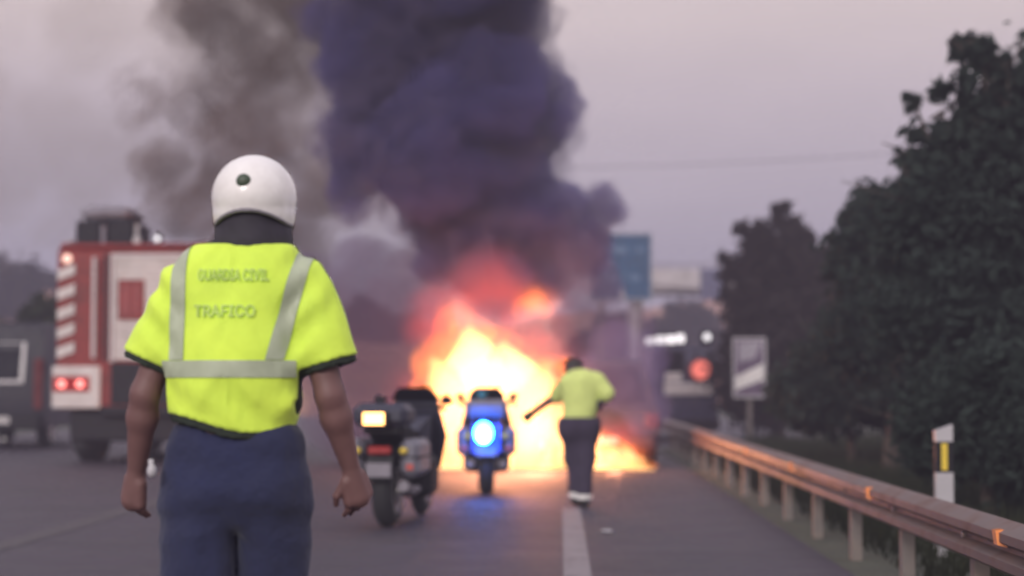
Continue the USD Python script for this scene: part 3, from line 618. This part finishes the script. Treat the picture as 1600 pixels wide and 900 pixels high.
GLOW_R, GAS_O = gas('red_smoke_glow', (1.0, 0.07, 0.05), 0.75, 0.5, (0.25, 0.15, 0.2)), gas('orange_gas', (1.0, 0.20, 0.025), 1.7, 0.1, nscale=2.6)
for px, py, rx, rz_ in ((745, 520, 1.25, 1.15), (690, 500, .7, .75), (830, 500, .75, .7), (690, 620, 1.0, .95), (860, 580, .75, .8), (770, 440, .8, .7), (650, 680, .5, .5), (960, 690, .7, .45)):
    gas_ball('red_smoke_glow', P(px, py, DF + .5), (rx, .8, rz_), GLOW_R, fire)  # emissive puffs added to imitate the red firelight glow in the smoke
for px, py, rx, rz_ in ((837, 474, .46, .36), (715, 492, .36, .42), (740, 560, .95, .8), (820, 580, .7, .6), (690, 590, .5, .6), (870, 572, .34, .2), (965, 705, .6, .32)):
    gas_ball('orange_gas', P(px, py, DF + .2), (rx, .6, rz_), GAS_O, fire)
rr = np.random.default_rng(91)
for k, (x, y, h, w_) in enumerate([(664, 640, 60, 14), (668, 600, 50, 14), (676, 575, 40, 11), (700, 545, 55, 13), (722, 520, 50, 11), (752, 525, 45, 10), (775, 545, 48, 12), (800, 548, 46, 11), (828, 560, 40, 11), (862, 590, 42, 12), (878, 625, 45, 12), (655, 690, 50, 12),
                                    (690, 505, 45, 12), (706, 492, 34, 9), (850, 482, 40, 13), (815, 490, 34, 9), (925, 706, 30, 10), (948, 704, 34, 10), (968, 712, 30, 9), (990, 718, 26, 9), (1008, 727, 18, 8)]):
    dx = rr.uniform(-14, 14)
    outer.append(tongue([(x, y + h * .3, w_), (x + dx * .2, y, w_ * 1.1), (x + dx * .6, y - h * .35, w_ * .6), (x + dx, y - h * .7, w_ * .12)], DF + rr.uniform(-.3, .3) if x < 900 else 27.2, 300 + k, .4))
obj('white_flame', core, fog('white_flame', (0.5, 0.5, 0.5), 0.05, emit=(1.0, 0.50, 0.17), strength=5.2), fire, smooth=True)
obj('orange_flame', outer, fog('orange_flame', (0.5, 0.4, 0.3), 0.05, emit=(1.0, 0.22, 0.02), strength=1.3), fire, smooth=True)
obj('ground_flame', [tongue([(655, 735, 10), (656, 730, 8), (657, 724, 2)], 27.3, 31), tongue([(680, 735, 16), (680, 730, 14), (682, 722, 3)], 27.3, 32), tongue([(705, 735, 18), (705, 729, 14), (705, 720, 3)], 27.3, 33)], fog('ground_flame', (0.5, 0.5, 0.5), 0.05, emit=(1.0, 0.4, 0.18), strength=3.0), fire, smooth=True)
for k, (px, py, r, e) in enumerate([(770, 605, .42, 110.0), (840, 680, .3, 40.0), (960, 722, .1, 6.0)]):
    l = UsdLux.SphereLight.Define(stage, f'{fire.GetPath()}/fire_light' + (f'_{k:03d}' if k else ''))
    l.CreateRadiusAttr(r); l.CreateIntensityAttr(e); l.CreateNormalizeAttr(True); l.CreateColorAttr((1.0, 0.36, 0.19))
    l.AddTranslateOp().Set(tuple(float(v) for v in P(px, py, DF)))

def puffs(spec, D, seed0, amp=.32, jit=.5):
    # D is the mean distance, jit the spread about it
    r = np.random.default_rng(seed0); out = []
    for k, (px, py, rad) in enumerate(spec):
        d = D + r.uniform(-jit, jit); out.append(puff(P(px, py, d), rad * D / FPX, seed0 + k, amp, 1.5, 4 if rad > 50 else 3))
    return out
dark = [(760, 395, 80), (800, 330, 95), (740, 300, 110), (690, 240, 125), (820, 385, 85), (880, 350, 62), (930, 335, 42), (905, 385, 55), (850, 430, 48), (770, 440, 60),
        (640, 170, 125), (740, 170, 130), (800, 190, 92), (848, 165, 55), (862, 145, 34), (850, 205, 42), (600, 220, 92), (590, 130, 74), (565, 180, 48), (610, 60, 110), (720, 60, 120), (770, 60, 75), (560, 270, 48), (600, 60, 75),
        (522, 205, 30), (540, 300, 34), (514, 105, 30), (508, 30, 40), (526, 150, 18), (556, 330, 26), (500, 235, 14), (880, 190, 32), (892, 165, 24), (845, 120, 36), (812, 100, 40), (815, 235, 48), (835, 260, 30), (958, 330, 26), (945, 312, 26), (880, 315, 34), (700, 350, 60), (690, 400, 50), (660, 340, 44), (820, 30, 44), (800, -10, 60),
        (640, -60, 140), (740, -60, 130), (600, -170, 150), (720, -190, 150), (640, -300, 170)]
thin = [(490, 300, 60), (460, 380, 60), (520, 260, 40), (500, 90, 60), (505, 180, 45), (450, 230, 55), (500, 0, 70), (260, 250, 50), (230, 160, 50), (450, 180, 60), (480, 120, 55), (420, 60, 80), (470, 20, 70), (250, 300, 40), (400, 260, 50), (300, 330, 60), (265, 340, 42), (340, 300, 60), (360, 240, 62), (310, 180, 55), (390, 180, 70), (430, 110, 60), (370, 70, 70), (330, 130, 45), (440, 30, 70), (340, 10, 80), (480, 70, 50), (470, 150, 40), (360, 370, 70), (430, 350, 60),
        (400, -80, 100), (500, -90, 80), (300, -110, 90)]
low = [(560, 450, 80), (620, 500, 95), (520, 480, 70), (660, 440, 62), (600, 560, 95), (660, 560, 75), (540, 560, 80), (490, 540, 70), (570, 640, 85), (480, 430, 45), (650, 640, 60), (930, 450, 52), (920, 520, 60), (960, 560, 52), (990, 600, 44), (985, 520, 45), (1010, 560, 38)]
wisp = [(40, 250, 130), (150, 200, 120), (-40, 330, 120), (120, 320, 90), (220, 90, 110), (230, 280, 80), (20, 40, 90), (90, 10, 80), (-60, 90, 100), (160, -30, 100), (560, 350, 60), (600, 370, 50), (520, 320, 45), (640, 380, 48), (480, 330, 40), (480, 240, 50), (500, 390, 40)]
veil = [(985, 600, 50), (1010, 640, 40), (940, 590, 45), (1000, 560, 45), (960, 540, 40)]
obj('thin_smoke', union(puffs(veil, 27.4, 500, .4, .15)), fog('thin_smoke', (0.34, 0.36, 0.80), 0.4), label='thin mauve smoke hanging around the dark car', category='smoke', kind='stuff', smooth=True)
t = thing('dark_smoke', 'dense dark column of smoke towering over the blaze', 'smoke', (0, 0, 0), kind='stuff')
obj('billow', union(puffs([(a, b, c * .97) for a, b, c in dark], 28.9, 100, .42)), fog('dark_smoke', (0.20, 0.175, 0.47), 2.2), t, smooth=True)  # bluish cast of the blue lamps is mixed into the smoke colours
obj('outer_veil', union(puffs([(a, b, c * 1.16) for a, b, c in dark], 28.9, 150, .55)), fog('dark_smoke_veil', (0.27, 0.22, 0.40), 1.3, noise=(1.6, .42, .66)), t, smooth=True)
t = thing('brown_smoke', 'thin brown smoke drifting behind the white helmet', 'smoke', (0, 0, 0), kind='stuff')
obj('outer_veil', union(puffs([(a, b, c * 1.25) for a, b, c in thin], 31.5, 200, .5)), fog('brown_smoke_veil', (0.37, 0.28, 0.255), 1.0, noise=(.7, .34, .66)), t, smooth=True)
obj('inner_billow', union(puffs([(a, b, c * .8) for a, b, c in thin], 31.5, 200, .5)), fog('brown_smoke_billow', (0.33, 0.245, 0.225), 1.7, noise=(1.1, .4, .66)), t, smooth=True)
obj('low_smoke', union(puffs(low, 30.6, 300, .4)), fog('low_smoke', (0.30, 0.215, 0.40), 0.85), label='purple grey smoke spreading low on both sides of the blaze', category='smoke', kind='stuff', smooth=True)
obj('pale_smoke', union(puffs(wisp, 33.5, 400, .45)), fog('pale_smoke', (0.5, 0.41, 0.34), 0.24, noise=(.6, .36, .66)), label='faint pale wisps of smoke at the upper left and edge of the column', category='smoke', kind='stuff', smooth=True)

# ------------------------------------------------------------------ motorcycles
def motorcycle(label, loc, rz, body, white):
    """local: faces +y, rear wheel at the origin; 2.1 m long"""
    t = thing('motorcycle', label, 'motorcycle', loc, rz)
    for y, r, w_ in ((0.0, .31, .17), (1.5, .31, .12)):
        wh = obj('wheel', disc((0, y, r), r, w_, 'x', 30, .05), M['rubber'], t)
        obj('rim', disc((0, y, r), .2, w_ + .012, 'x', 22, .01), M['steel'], wh)
        obj('brake_disc', disc((w_ / 2 + .03, y, r), .13, .012, 'x', 22), M['steel'], wh)
    obj('fork', [rod((sx * .1, 1.5, .31), (sx * .1, 1.18, .95), .028) for sx in (-1, 1)], M['steel'], t)
    obj('swing_arm', [rod((sx * .12, 0, .31), (sx * .1, .55, .42), .03) for sx in (-1, 1)], M['black'], t)
    obj('engine', [box(-.27, .27, .55, 1.0, .22, .6, .06), box(-.16, .16, .5, 1.05, .6, .72, .05)], M['black'], t)
    obj('rear_fender', hull([(sx * a, y, z) for sx in (-1, 1) for a, y, z in ((.10, -.34, .40), (.11, -.3, .62), (.12, .1, .72), (.1, -.2, .62), (.09, -.36, .42))]), M['black'], t)
    obj('seat', hull([(sx * a, y, z) for sx in (-1, 1) for a, y, z in ((.14, -.1, .78), (.17, .1, .86), (.15, .55, .80), (.1, .7, .78), (.14, .1, .70), (.1, .65, .68))]), M['black'], t)
    obj('fuel_tank', hull([(sx * a, y, z) for sx in (-1, 1) for a, y, z in ((.12, .62, .8), (.2, .85, .92), (.18, 1.1, .95), (.12, 1.2, .85), (.2, .9, .7))]), body, t)
    obj('fairing', hull([(sx * a, y, z) for sx in (-1, 1) for a, y, z in ((.24, 1.15, .98), (.3, 1.2, .75), (.22, 1.3, .45), (.12, 1.62, .82), (.14, 1.5, 1.02), (.2, 1.25, 1.08))]), body, t)
    obj('windscreen', hull([(sx * a, y, z) for sx in (-1, 1) for a, y, z in ((.2, 1.3, 1.03), (.22, 1.2, 1.1), (.14, 1.12, 1.19), (.14, 1.135, 1.195), (.22, 1.22, 1.1), (.2, 1.33, 1.03))]), M['glass'], t)
    obj('handlebar', [tube([(-.33, .92, 1.0), (-.2, 1.05, 1.03), (.2, 1.05, 1.03), (.33, .92, 1.0)], .017, 8)], M['black'], t)
    for sx in (-1, 1):
        mi = obj('mirror', [ell((sx * .31, 1.12, 1.08), (.06, .035, .045), 2), rod((sx * .22, 1.12, 1.0), (sx * .3, 1.12, 1.06), .012)], M['black'], t)
        pn = obj('pannier', [box(sx * .245 - .085, sx * .245 + .085, -.28, .28, .44, .76, .05)], white, t)
        obj('lid_band', box(sx * .245 - .087, sx * .245 + .087, -.284, .282, .60, .615), M['black'], pn)
        obj('reflector', box(sx * .25 - .03, sx * .25 + .03, -.288, -.281, .5, .55, .002), mat(f'pannier_reflector_{len(names)}', (0.5, 0.08, 0.06), 0.3), pn)
        obj('exhaust', [tube([(sx * .15, .6, .3), (sx * .17, .2, .3), (sx * .18, -.22, .36)], [.03, .045, .05], 12)], M['tarp'], t)
        obj('indicator', ell((sx * .2, -.3, .66), (.035, .04, .03), 2), M['amber'], t)
    obj('top_case', [box(-.24, .24, -.36, .06, .86, 1.06, .06)], body if rz < 0 else white, t)
    obj('luggage_rack', [box(-.15, .15, -.3, .08, .80, .855, .01)], M['black'], t)
    obj('number_plate', box(-.11, .11, -.385, -.375, .44, .56, .003), M['tarp'], t)
    obj('tail_light', box(-.1, .1, -.36, -.31, .63, .7, .015), mat(f'bike_tail_{len(names)}', (0.3, 0.02, 0.02), 0.3), t)
    return t
D = 16.6
b1 = motorcycle('police motorcycle with glowing amber lamp, beside the bright jacket sleeve', (P(606, 700, D)[0], D, 0), -7, M['bikegrey'], M['bikewhite'])
bx = obj('beacon', box(-.15, .09, -.43, -.365, .86, 1.0, .02), M['black'], b1)
obj('lens', box(-.12, .06, -.442, -.431, .885, .985, .004), glow('amber_lamp', (1.0, 0.50, 0.16), 6.0), bx)
D = 21.6
b2 = motorcycle('police motorcycle with dazzling blue lamp, in front of the flames', (P(760, 700, D)[0], D, 0), 2, M['bikegrey'], M['bikewhite'])
bx = obj('beacon', [disc((-.03, -.43, .70), .1, .13, 'y', 20, .02), rod((-.03, -.37, .70), (-.03, -.2, .70), .05)], M['black'], b2)
obj('lens', [ell((-.03, -.56, .70), (.10, .07, .12), 3)], glow('blue_lamp', (0.012, 0.15, 1.0), 100.0), bx)
obj('lamp', [ell((-.03, -.61, .68), (.06, .03, .08), 2)], glow('blue_lamp_centre', (0.6, 0.9, 1.0), 12.0), bx)
obj('rear_panel', box(-.16, .16, -.375, -.36, .47, .80, .02), mat('blue_cast_panel', (0.10, 0.14, 0.45), 0.35), b2)  # blue light of the lamp is put into the panel colour
obj('beacon_mast', [rod((-.05, -.2, 1.05), (-.05, -.2, 1.11), .02), ell((-.05, -.2, 1.12), (.06, .06, .04), 2)], mat('teal_cap', (0.03, 0.2, 0.25), 0.4), b2)

# ------------------------------------------------------------------ people
def hand(p, wrist, d, side, curl, s=1.0):
    """relaxed hand below the wrist: palm and five fingers; d points along the forearm; side = outward; returns distances"""
    w = np.array(wrist, float); d = np.array(d, float) / np.linalg.norm(d)
    f = np.array(curl, float); f -= d * (f @ d); f /= np.linalg.norm(f)          # where the fingers curl towards
    o = np.cross(d, f)                                                        # across the palm
    ds = [cap(p, w, w + d * .085 * s, .027 * s, .036 * s, (1, 1, 1)), cap(p, w + d * .03 * s - o * .022 * s, w + d * .088 * s - o * .03 * s, .02 * s), cap(p, w + d * .03 * s + o * .022 * s, w + d * .088 * s + o * .03 * s, .02 * s)]
    for i, L in enumerate((.075, .085, .08, .062)):
        b = w + d * .08 * s + o * (-.036 + .024 * i) * s
        m = b + (d * .9 + f * .3) * L * .5 * s; e = m + (d * .6 + f * .75) * L * .5 * s
        ds += [cap(p, b, m, .0092 * s, .0088 * s), cap(p, m, e, .0088 * s, .0075 * s)]
    b = w + d * .03 * s - o * .03 * s
    m = b + (d * .65 - o * .55 + f * .35) * .05 * s; e = m + (d * .85 + f * .4) * .035 * s
    ds += [cap(p, b, m, .014 * s, .011 * s), cap(p, m, e, .011 * s, .0085 * s)]
    return ds
def wrinkle(p, amp, fx=9.0, fz=5.0, seed=0):
    return amp * (meshkit.fbm(p * np.array([fx, fx, fz]), 3, seed) - .5)

# --- the person in the bright jacket, close to the camera
D = 3000 / 560.0
O = np.array([P(368, 605, D)[0], D, 0.0])
t = thing('person', 'person in white helmet and yellow green jacket seen from behind, nearest', 'person', O)
J = lambda px, py, y=0.0: np.array([(px - 368) / 560.0, y, CAM_H + (HOR - py) / 560.0], np.float32)
shL, shR = J(284, 462), J(478, 462)
elL, elR = J(228, 615, -.02), J(518, 618, -.02)
wrL, wrR = J(206, 738, .06), J(546, 733, .06)
hipL, hipR = np.array([-.095, 0, .93], np.float32), np.array([.10, 0, .93], np.float32)
knL, knR = np.array([-.098, -.02, .5], np.float32), np.array([.095, .09, .5], np.float32)
anL, anR = np.array([-.15, -.12, .09], np.float32), np.array([.11, .05, .09], np.float32)
hd = J(393, 318, .03)
def body_near(p):
    ds = [cap(p, hd + (0, 0, -.04), hd + (0, .01, .02), .075, .085), cap(p, hd + (0, .055, -.075), hd + (0, .05, -.05), .05), cap(p, hd + (0, .115, -.03), hd + (0, .1, 0), .014),
          cap(p, (.02, 0, 1.44), hd + (0, 0, -.08), .062, .055), cap(p, (0, 0, 1.15), (.01, 0, 1.38), .13, .14, (1, .72, 1)), cap(p, (0, 0, .98), (0, 0, 1.15), .15, .135, (1, .75, 1)),
          cap(p, shL + (.03, 0, 0), shR - (.03, 0, 0), .055)]
    o = blend(ds, .08)
    arms = []
    for sh, el, wr, sg in ((shL, elL, wrL, -1), (shR, elR, wrR, 1)):
        fo = el + (wr - el) * .3
        arms += [cap(p, sh, el, .052, .039), cap(p, el, fo, .039, .042), cap(p, fo, wr, .042, .026)]
        h = hand(p, wr, wr - el + np.array([0, .0, -.02]), sg, (-.5 * sg, .6, 0))
        arms.append(blend(h, .005))
    o = smin(o, np.minimum(blend([a_ for i_, a_ in enumerate(arms) if i_ % 4 < 3], .02), np.minimum(arms[3], arms[7])), .04)
    legs = [cap(p, hipL, knL, .085, .058), cap(p, knL, anL, .056, .04), cap(p, hipR, knR, .085, .058), cap(p, knR, anR, .056, .04)]
    for an in (anL, anR): legs.append(cap(p, an + (0, -.02, -.04), an + (0, .15, -.055), .035, .028))
    o = smin(o, blend(legs, .05), .05)
    for sg in (-1, 1): o = smin(o, cap(p, hd + (sg * .088, .0, -.03), hd + (sg * .09, .005, -.06), .016, .013), .01)
    return o
bm = nets(body_near, (-.46, -.24, -.02), (.46, .28, 1.9), .0052)
smoothed(bm, iterations=3)
obj('body', bm, M['skin'], t, smooth=True)
def torso_cloth(p, g):
    ds = [cap(p, (-.005, 0, 1.05), (0, 0, 1.25), .175 + g, .175 + g, (1, .78, 1)), cap(p, (0, 0, 1.25), (.01, -.01, 1.42), .175 + g, .16 + g, (1.08, .76, 1)), cap(p, J(325, 428), J(440, 428), .072 + g, .072 + g), cap(p, J(345, 412), J(418, 412), .055 + g, .055 + g)]
    return blend(ds, .09)
def sleeve(p, a, b, g): return cap(p, a, b, .083 + g, .088 + g)
slL0, slL1 = J(288, 455), J(228, 590)
slR0, slR1 = J(474, 455), J(522, 597)
def vest_f(p, g=0.0):
    o = torso_cloth(p, g)
    o = smin(o, smin(sleeve(p, slL0, slL1, g), sleeve(p, slR0, slR1, g), .02), .045)
    return o + wrinkle(p, .030, 11, 4, 3) + wrinkle(p + np.stack([p[:, 2] * .6, 0 * p[:, 0], 0 * p[:, 0]], 1) * np.sign(p[:, :1]), .016, 22, 6, 5) + .006 * np.sin(p[:, 2] * 38 + 5 * np.sin(p[:, 0] * 9)) * np.exp(-((p[:, 2] - 1.14) / .07) ** 2) + .006 * np.sin((p[:, 2] - np.abs(p[:, 0]) * .9) * 55) * np.exp(-((np.abs(p[:, 0]) - .2) / .06) ** 2)
def hem(p, dz=0.0): return 1.093 - .05 * (p[:, 0] + .0) / .4 + dz - .012 * np.sin(p[:, 0] * 16 + 1) - p[:, 2]     # > 0 below the hem
def sl_end(p, dz=0.0):
    l = ((J(200, 548)[2] + (J(268, 577)[2] - J(200, 548)[2]) * (p[:, 0] - J(200, 548)[0]) / (J(268, 577)[0] - J(200, 548)[0])) + dz - p[:, 2])
    r = ((J(553, 555)[2] + (J(466, 580)[2] - J(553, 555)[2]) * (p[:, 0] - J(553, 555)[0]) / (J(466, 580)[0] - J(553, 555)[0])) + dz - p[:, 2])
    out = np.where(p[:, 0] < 0, np.where(p[:, 0] < J(265, 0)[0] - .0, l, -1), np.where(p[:, 0] > J(472, 0)[0], r, -1))
    return out
vest = nets(lambda p: np.maximum.reduce([vest_f(p), -(vest_f(p) + .02), hem(p), sl_end(p), p[:, 2] - 1.60 - 0 * p[:, 0]]), (-.42, -.28, .98), (.42, .28, 1.66), .0075)
smoothed(vest, iterations=3)
jk = obj('jacket', vest, M['hivis'], t, smooth=True)
shirt = nets(lambda p: np.maximum.reduce([vest_f(p, -.008), -(vest_f(p, -.008) + .02), hem(p, -.022), sl_end(p, -.020), p[:, 2] - 1.625]), (-.42, -.28, .96), (.42, .28, 1.68), .009)
obj('undershirt', shirt, M['shirt'], t, smooth=True)
outer_v = vest.copy()
vn = np.array(vest.vertex_normals)
fc, fnm = vest.triangles_center, vest.face_normals
grad = vest_f(fc.astype(np.float32))
outer_v.update_faces(grad > -.008)
outer_v.vertices = np.array(outer_v.vertices) + vn * .004
outer_v.remove_unreferenced_vertices()
def cut(m, planes):
    for o_, n_ in planes: m = m.slice_plane(o_, n_)
    return m
back = ((0, .03, 0), (0, -1, 0))
def strip(a, b, w_):
    a, b = J(*a), J(*b); d = (b - a); d /= np.linalg.norm(d); nrm = np.array([d[2], 0, -d[0]])
    return [(a - nrm * w_ / 2, nrm), (a + nrm * w_ / 2, -nrm)]
zb = J(0, 590)[2], J(0, 564)[2]
obj('reflective_brace', cut(outer_v, [back, ((0, 0, zb[1] + .002), (0, 0, 1))] + strip((287, 420), (285, 580), .043)), M['tape'], jk, smooth=True)
obj('reflective_brace', cut(outer_v, [back, ((0, 0, zb[1] + .002), (0, 0, 1))] + strip((474, 420), (436, 575), .046)), M['tape'], jk, smooth=True)
obj('reflective_band', cut(outer_v, [((0, 0, zb[0]), (0, 0, 1)), ((0, 0, zb[1]), (0, 0, -1)), (J(262, 0), (1, 0, 0)), (J(470, 0), (-1, 0, 0))]), M['tape'], jk, smooth=True)
from scipy.spatial import cKDTree
bv = np.array(outer_v.vertices); bv = bv[bv[:, 1] < -.02]; kd = cKDTree(bv[:, [0, 2]])
def print_on(text, cx, cy, width, height):
    m = meshkit.text_mesh(text, height, .004, bold=True).subdivide_to_size(.03)
    v = np.array(m.vertices); k_ = width / np.ptp(v[:, 0]); c_ = J(cx, cy)
    x = (v[:, 0] - (v[:, 0].min() + v[:, 0].max()) / 2) * k_ + c_[0]; z = v[:, 1] - height / 2 + c_[2]
    y = bv[kd.query(np.stack([x, z], 1), k=9)[1], 1].min(1) - .001 - v[:, 2] * .4
    return [trimesh.Trimesh(np.stack([x + a_, y - .0003 * q_, z + b_], 1), m.faces, process=False) for q_, (a_, b_) in enumerate([(0, 0)])]
obj('lettering', print_on('GUARDIA CIVIL', 374, 432, .195, .031), M['ink'], jk, smooth=False, kind='stuff')
obj('lettering', print_on('TRAFICO', 362, 488, .17, .031), M['ink'], jk, smooth=False, kind='stuff')
# helmet: shell, padding roll, emblem, rim
def helm(p):
    q = (p - hd - np.array([0, .0, .02], np.float32)) / np.array([.119, .143, .123], np.float32)
    return (np.linalg.norm(q, axis=1) - 1) * .12
def rimcut(p): 
    x, y = p[:, 0] - hd[0], p[:, 1]
    return (J(0, 352)[2] + np.where(y < .05, .034 * np.clip(1 - (x / .105) ** 2, 0, 1) * np.clip((.05 - y) / .1, 0, 1), 0) - p[:, 2])
shell = nets(lambda p: np.maximum.reduce([np.minimum(helm(p), cap(p, hd + (-.0, .0, -.02), hd + (0, .0, .02), .113, .113, (1.03, 1.2, 1))), -(helm(p) + .022), rimcut(p)]), hd - (.16, .19, .12), hd + (.16, .19, .18), .006)
smoothed(shell, iterations=3)
hm = obj('helmet', shell, M['helmet'], t, smooth=True)
obj('rim', smoothed(nets(lambda p: np.maximum.reduce([np.minimum(helm(p), cap(p, hd + (-.0, .0, -.02), hd + (0, .0, .02), .113, .113, (1.03, 1.2, 1))) - .003, -(helm(p) + .012), np.abs(rimcut(p) + .003) - .005]), hd - (.16, .19, .12), hd + (.16, .19, .06), .004)), M['tarp'], hm, smooth=True)
pad = nets(lambda p: np.maximum.reduce([blend([cap(p, hd + (0, 0, -.02), hd + (0, 0, -.09), .106, .099, (1, 1.12, 1)), cap(p, hd + (-.05, -.02, -.105), hd + (.05, -.02, -.105), .055)], .04), (p[:, 1] - hd[1]) - .07 - 0 * p[:, 2]]) + wrinkle(p, .006, 30, 30, 8), hd - (.16, .19, .22), hd + (.16, .16, .08), .007)
obj('padding', pad, M['pad'], hm, smooth=True)
em = trimesh.creation.icosphere(3, 1.0); em.apply_scale((.021, .012, .021)); ec = J(388, 287)
dy = .143 * math.sqrt(max(0, 1 - ((ec[0] - hd[0]) / .119) ** 2 - ((ec[2] - hd[2] - .02) / .123) ** 2))
obj('emblem', moved(em, (ec[0], hd[1] - dy + .004, ec[2])), mat('emblem_green', (0.05, 0.075, 0.045), 0.5), hm, smooth=True)
# trousers, belt, boots
def trou(p):
    ds = [cap(p, (-.07, 0, 1.02), (.075, 0, 1.02), .125, .125, (1, .95, 1)), cap(p, (-.07, 0, .92), (.08, 0, .92), .13, .13, (1, 1, 1)), cap(p, hipL, knL, .113, .095), cap(p, knL, anL + (0, 0, .06), .092, .082), cap(p, hipR, knR, .110, .095), cap(p, knR, anR + (0, 0, .06), .097, .085)]
    return np.maximum(blend(ds, .022) + wrinkle(p, .04, 9, 4, 6) + .004 * np.sin(p[:, 2] * 60 + 14 * np.abs(p[:, 0])) * np.exp(-((p[:, 2] - .84) / .09) ** 2), p[:, 2] - 1.10)
tm = nets(trou, (-.34, -.3, .07), (.34, .3, 1.14), .012); smoothed(tm, iterations=3)
tr = obj('trousers', tm, M['navy'], t, smooth=True)
for an in (anL, anR):
    obj('boot', nets(lambda p: np.maximum(blend([cap(p, an + (0, 0, .06), an + (0, -.01, -.02), .058, .055), cap(p, an + (0, -.02, -.04), an + (0, .16, -.05), .05, .042)], .03), -p[:, 2]), an + (-.09, -.12, -.1), an + (.09, .24, .16), .01), M['boot'], t, smooth=True)
gm = ell(J(252, 733, -.12), (.014, .016, .019), 2)
obj('glove_tip', [gm, rod(J(249, 716, -.11), J(252, 733, -.12), .008)], M['signwhite'], tr, label='small white tag hanging at the left pocket')

# --- the person facing the fire
D = 19.4; s2 = FPX / D
O = np.array([P(905, 605, D)[0], D, 0.0])
t = thing('person', 'person in green shirt and dark trousers spraying the blaze, leaning forward', 'person', O)
J = lambda px, py, y=0.0: np.array([(px - 905) / s2, y, CAM_H + (HOR - py) / s2], np.float32)
shL, shR = J(886, 600, .1), J(934, 596, .06)
elL, elR = J(868, 622, .26), J(950, 618, .0)
wrL, wrR = J(848, 634, .42), J(936, 634, .2)
hipL, hipR = J(893, 668), J(917, 668)
knL, knR = J(896, 715, .05), J(916, 715, -.02)
anL, anR = J(901, 772, 0), J(912, 774, -.1)
hd = J(897, 583, .30)
def body_far(p):
    ds = [cap(p, hd, hd + (0, .03, .06), .082, .088), cap(p, hd + (0, .08, -.03), hd + (0, .07, 0), .05), cap(p, hd + (0, .12, .02), hd + (0, .12, .04), .014), cap(p, J(905, 592, .1), hd, .06, .055),
          cap(p, J(906, 650), J(908, 602, .06), .13, .165, (1, .7, 1)), cap(p, shL, shR, .075), cap(p, hipL, hipR, .12, .12)]
    o = blend(ds, .07)
    a = []
    for sh, el, wr, sg in ((shL, elL, wrL, -1), (shR, elR, wrR, 1)):
        a += [cap(p, sh, el, .06, .045), cap(p, el, wr, .045, .03), blend(hand(p, wr, wr - el, sg, (0, .3, -1)), .005)]
    a += [cap(p, hipL, knL, .09, .06), cap(p, knL, anL, .058, .04), cap(p, hipR, knR, .09, .06), cap(p, knR, anR, .058, .04)]
    for an in (anL, anR): a.append(cap(p, an + (0, -.02, -.05), an + (0, .14, -.06), .033, .028))
    return smin(o, blend(a, .03), .03)
bm = nets(body_far, (-.52, -.3, -.02), (.45, .62, 1.65), .0062); smoothed(bm, iterations=3)
obj('body', bm, M['skin'], t, smooth=True)
obj('hair', nets(lambda p: np.maximum(cap(p, hd + (0, -.005, 0), hd + (0, .02, .065), .092, .094), (p[:, 1] - hd[1] - .06) - (p[:, 2] - hd[2]) * .6), hd - .16, hd + .2, .012), M['hair'], t, smooth=True)
def sh_f(p):
    o = blend([cap(p, J(905, 648), J(907, 605, .05), .165, .19, (1, .75, 1)), cap(p, shL + (.03, 0, 0), shR - (.03, 0, 0), .095)], .08)
    o = smin(o, smin(cap(p, shL, shL + (elL - shL) * .8, .085, .08), cap(p, shR, shR + (elR - shR) * .85, .085, .08), .02), .04)
    return np.maximum(o + wrinkle(p, .04, 8, 6, 12), J(0, 657)[2] - p[:, 2])
obj('shirt', nets(sh_f, (-.42, -.3, .8), (.42, .5, 1.6), .012), M['hivis2'], t, smooth=True)
def tr_f(p):
    ds = [cap(p, hipL, hipR, .145, .145), cap(p, J(897, 655), J(915, 655), .14, .14), cap(p, hipL, knL, .115, .09), cap(p, knL, anL + (0, 0, .06), .09, .075), cap(p, hipR, knR, .115, .09), cap(p, knR, anR + (0, 0, .06), .09, .075)]
    return np.maximum(blend(ds, .05) + wrinkle(p, .03, 8, 6, 14), p[:, 2] - J(0, 652)[2])
obj('trousers', nets(tr_f, (-.35, -.35, .08), (.35, .35, .98), .012), M['plum'], t, smooth=True)
for an in (anL, anR):
    bt = obj('boot', nets(lambda p: np.maximum(blend([cap(p, an + (0, 0, .07), an + (0, -.01, -.03), .065, .06), cap(p, an + (0, -.02, -.05), an + (0, .16, -.06), .055, .045)], .03), -p[:, 2]), an + (-.1, -.13, -.12), an + (.1, .26, .18), .012), M['boot'], t, smooth=True)
    obj('ankle_band', disc(an + np.array([0, -.008, .0]), .083, .045, 'z', 20), M['helmet'], bt)
# the spraying lance held by that person
a, b = J(874, 612, .36) + O, J(820, 655, .66) + O
t = thing('extinguisher_lance', 'dark spraying lance held towards the blaze by the leaning person', 'lance', (0, 0, 0))
dv = (b - a) / np.linalg.norm(b - a)
obj('tube', tube([a - dv * .12, a + dv * .1, b - dv * .12], [.022, .03, .035], 12), M['hose'], t)
obj('nozzle', tube([b - dv * .12, b - dv * .02, b], [.036, .05, .052], 14), M['hose'], t)
obj('grip', tube([a + dv * .04, a + dv * .04 + np.array([0, 0, -.11])], [.018, .016], 8), M['black'], t)

# ------------------------------------------------------------------ litter
c = ground(948, 833)
v = puff((0, 0, .012), .05, 77, .3, 2, 2, (1.0, .6, .22)); obj('litter', moved(v, (c[0], c[1], 0.006)), M['signwhite'], label='small white scrap lying on the asphalt right of the lane marking', category='litter')

# ------------------------------------------------------------------ air
obj('haze', box(-400, 400, -30, 260, -1.2, 42), fog('haze', (0.80, 0.74, 0.95), 0.0024), label='thin dusk haze and drifting smoke over the road', category='haze', kind='stuff', smooth=False)  # purple tint put into the haze colour imitates flare from the lamps
